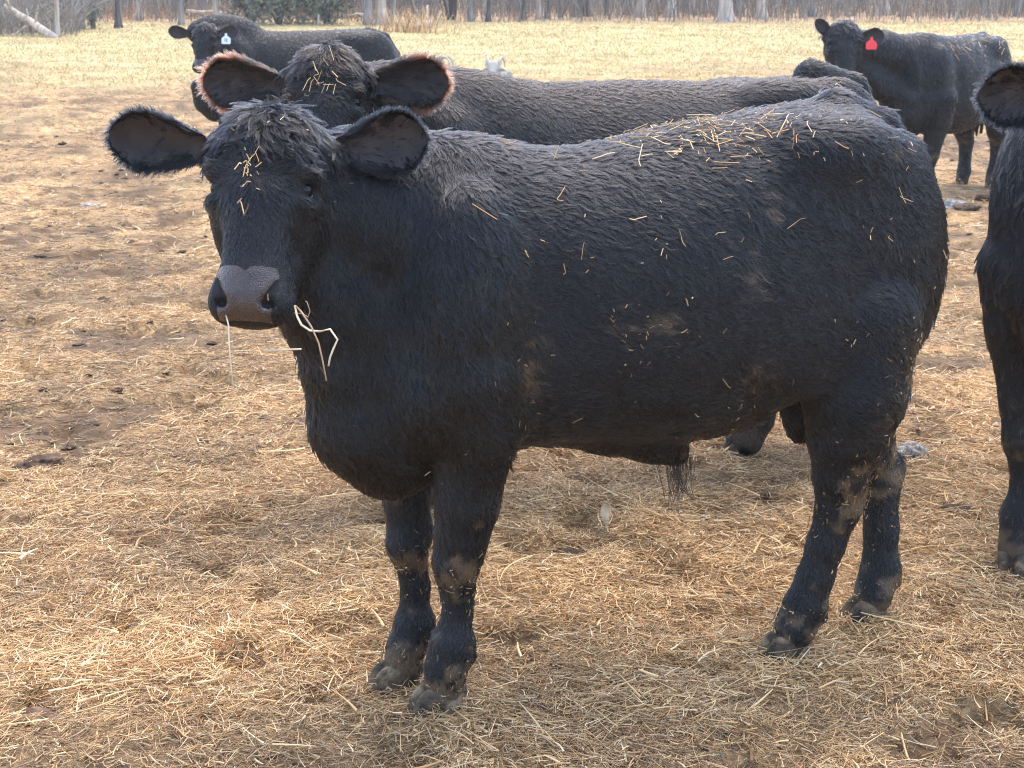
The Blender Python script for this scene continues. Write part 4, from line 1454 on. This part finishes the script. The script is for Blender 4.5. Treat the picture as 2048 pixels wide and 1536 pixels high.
# ------------------------------------------------------------------ bits of straw stuck in coats
def bits(cw, name, n, wfun, lr, rr, label, lift=.016, bend=.6, dirt=.22):
    P, N = sample(cw["V"], cw["F"], cw["N"], n, wfun)
    t0 = unit(np.cross(N, rng.normal(0, 1, (n, 3))))
    sd = np.cross(N, t0)
    K = 5
    L = lr[0] + (lr[1] - lr[0]) * rng.random(n) ** 2.2
    kink = np.where(rng.random(n) < .45, rng.normal(0, 1.3, n), rng.normal(0, .3, n))
    S_ = np.zeros((n, K, 3))
    cur = P + N * lift
    a = rng.uniform(-1, 1, n) * bend
    tilt = rng.normal(.04, .14, n)
    for q in range(K):
        if q:
            ang = a + kink * (q >= 2)
            cur = cur + (t0 * np.cos(ang)[:, None] + sd * np.sin(ang)[:, None] + N * tilt[:, None]) * (L / (K - 1))[:, None]
        S_[:, q] = cur
    W = S_ @ cw["Rm"].T + cw["org"]
    o = curves_obj(name, W, rng.uniform(*rr, n), M["straw"], None, dict(mud=np.clip(rng.normal(dirt, .25, n), 0, .95)), taper=False)
    tag(o, label, "straw", kind="stuff")
def w_back(P, N):
    u, v, z = P[:, 0], P[:, 1], P[:, 2]
    return (np.exp(-((u - .58) / .15) ** 2) * np.exp(-((z - 1.165) / .038) ** 2) * (v < .02) * 3.5 + .06 * (u > .3) * (u < 1.1) * (z > .9) * (v < 0) + .02 * (u > 0) * (v < 0) * (z > .5)
            + .12 * np.exp(-((u - .22) / .08) ** 2) * (v < 0) * (z > .9)) * (N[:, 1] < .3)
bits(calf, "straw_bits", 300, w_back, (.006, .06), (.0005, .0010), "short straw bits stuck in the coat on the calf's back and side", lift=.010)
def w_dirt(P, N):
    u, v, z = P[:, 0], P[:, 1], P[:, 2]
    return (2.2 * np.exp(-((z - .29) / .05) ** 2) * (u < .4) + 1.2 * np.exp(-((z - .36) / .09) ** 2) * (u > .8) + 1.2 * sstep(.2, .05, z) * (z > .04) + 1.3 * np.exp(-((z - .66) / .1) ** 2 - ((u - 1.0) / .09) ** 2)
            + .5 * np.exp(-((u - .36) / .10) ** 2 - ((z - .80) / .06) ** 2) + .45 * np.exp(-((u - .12) / .05) ** 2 - ((z - .74) / .08) ** 2) + .012 * (z > .5)
            + .35 * np.exp(-((u - .60) / .12) ** 2 - ((z - .57) / .05) ** 2)) * (v < .1)
bits(calf, "mud_crumbs", 1100, w_dirt, (.004, .016), (.0005, .0013), "dried mud crumbs and chaff matted into the calf's legs, thigh and flank", lift=.007, dirt=.8)
def w_face(P, N):
    h_ = ((P - calf["hc"]) @ calf["A"].T) / calf["hs"]
    return np.exp(-((h_[:, 0] + .005) / .016) ** 2 - ((h_[:, 2] - .0) / .035) ** 2) * (h_[:, 1] > 0) + .012 * (np.abs(h_[:, 0]) < .1) * (h_[:, 2] > 0) * (h_[:, 1] > -.05)
bits(calf, "straw_bits", 34, w_face, (.004, .030), (.0004, .0011), "small straw bits caught in the whorl on the calf's forehead", lift=.014)
def w_face2(P, N):
    h_ = ((P - cow2["hc"]) @ cow2["A"].T) / cow2["hs"]
    return np.exp(-(h_[:, 0] / .035) ** 2 - ((h_[:, 2] - .045) / .03) ** 2) * (h_[:, 1] > 0)
bits(cow2, "straw_bits", 16, w_face2, (.02, .05), (.0006, .0010), "curled straw bits on the forehead of the cow behind the calf", lift=.02)
def w_back4(P, N):
    return np.exp(-((P[:, 2] - 1.28) / .08) ** 2) * (P[:, 1] < 0) * (P[:, 0] > .1)
bits(cow4, "straw_bits", 60, w_back4, (.03, .10), (.0014, .0024), "straw bits on the back of the red tagged cow", lift=.03)

# ------------------------------------------------------------------ things lying in the straw
def clod(name, px, py, size, material, label, cat, seed, flat=.45, rough=.3):
    p = on_ground(px, py)
    n_t, n_p = 22, 36
    V, F = [], []
    for i in range(n_t + 1):
        for j in range(n_p):
            a, b_ = math.pi * i / n_t, 2 * math.pi * j / n_p
            V.append((math.sin(a) * math.cos(b_), math.sin(a) * math.sin(b_), math.cos(a)))
    V = np.array(V)
    r_ = 1 + rough * fbm(V + seed * 3.1, .7, 4, seed) + .14 * fbm(V, .18, 3, seed + 5)
    V = V * r_[:, None] * np.array([size, size * .75, size * flat])
    for i in range(n_t):
        for j in range(n_p):
            F.append((i * n_p + j, (i + 1) * n_p + j, (i + 1) * n_p + (j + 1) % n_p, i * n_p + (j + 1) % n_p))
    o = mesh_obj(name, V, np.array(F), M[material], None)
    o.location = (p[0], p[1], float(ground_z(p[0], p[1])[0]) + size * flat * .35)
    o.rotation_euler = (0, 0, seed * 1.3)
    tag(o, label, cat)
clod("dry_clod", 1822, 925, .058, "crust", "grey streaked dry clod just right of the calf's hind legs", "clod", 3, .5, .5)
clod("dry_clod", 2015, 855, .075, "crust", "pale grey clod beside the foreleg of the cow at the right edge", "clod", 4, .5, .6)
clod("dry_clod", 1912, 420, .15, "crust", "grey clod on the straw below the red tagged cow", "clod", 6, .4, .6)
clod("dung_pat", 1935, 424, .13, "dung", "brown dung pat beside the grey clod below the red tagged cow", "dung", 8, .35, .5)
clod("dung_pat", 1140, 1095, .085, "dung", "reddish brown dung pat under the calf's belly left of the dry leaf", "dung", 7, .35, .5)
clod("dung_pat", 1920, 1035, .06, "dung", "dark dung clump right of the calf's far hind leg", "dung", 9, .45, .5)
clod("dung_pat", 85, 935, .075, "dung", "dark dung patch in the straw at the far left", "dung", 10, .35, .5)
clod("dung_pat", 60, 1440, .09, "dung", "large dark mud clod in the near left corner", "dung", 11, .3, .5)
clod("dung_pat", 380, 668, .10, "dung", "flat reddish dung pat left of the calf's muzzle", "dung", 12, .25, .5)
clod("dung_pat", 20, 632, .09, "dung", "dark dung pat at the left edge level with the muzzle", "dung", 13, .3, .5)
clod("dung_pat", 1985, 1148, .05, "dung", "small dark clump at the hoof of the cow at the right edge", "dung", 15, .5, .5)
clod("dry_clod", 185, 418, .12, "crust", "flat grey clod in the straw below the calf's left ear", "clod", 16, .2, .5)

p = on_ground(1208, 1066)
V, F = [], []
for i in range(13):
    s = i / 12
    w_ = .017 * math.sin(math.pi * min(1, s * .8 + .2)) ** .8 * (1 - .25 * s) * (1 if s < .98 else .2)
    for j in range(7):
        t_ = -1 + 2 * j / 6
        V.append((t_ * w_ + .010 * s * s, -.012 * (1 - t_ * t_) + .006 * math.sin(6 * s), .075 * (1 - s)))
for i in range(12):
    for j in range(6):
        a = i * 7 + j
        F.append((a, a + 1, a + 8, a + 7))
k0 = len(V)
V += [(x, y + .0012, z) for x, y, z in V]
F += [tuple(k0 + q for q in f[::-1]) for f in F]
lf = mesh_obj("dry_leaf", V, F, M["dryleaf"], None)
lf.location = (p[0], p[1], float(ground_z(p[0], p[1])[0]) - .004)
lf.rotation_euler = (R(-18), R(10), R(8))
tag(lf, "single pale curled dry leaf standing in the straw under the belly", "leaf")

# ------------------------------------------------------------------ thin morning air over the pasture
hz = bpy.data.materials.new("thin_haze")
hz.use_nodes = True
hz.node_tree.nodes.clear()
ho = hz.node_tree.nodes.new("ShaderNodeOutputMaterial")
hv_ = hz.node_tree.nodes.new("ShaderNodeVolumePrincipled")
hv_.inputs["Color"].default_value = (.96, .95, .93, 1)
hv_.inputs["Density"].default_value = .0010
hz.node_tree.links.new(hv_.outputs[0], ho.inputs["Volume"])
x0, x1, y0, y1, z0, z1 = -330, 330, -330, 330, -1.5, 19
hbox = mesh_obj("haze", [(x, y, z) for x in (x0, x1) for y in (y0, y1) for z in (z0, z1)],
                [(0, 1, 3, 2), (4, 6, 7, 5), (0, 4, 5, 1), (2, 3, 7, 6), (0, 2, 6, 4), (1, 5, 7, 3)], hz, None, smooth=False)
tag(hbox, "thin pale haze in the air between the herd and the wood", "haze", kind="stuff")
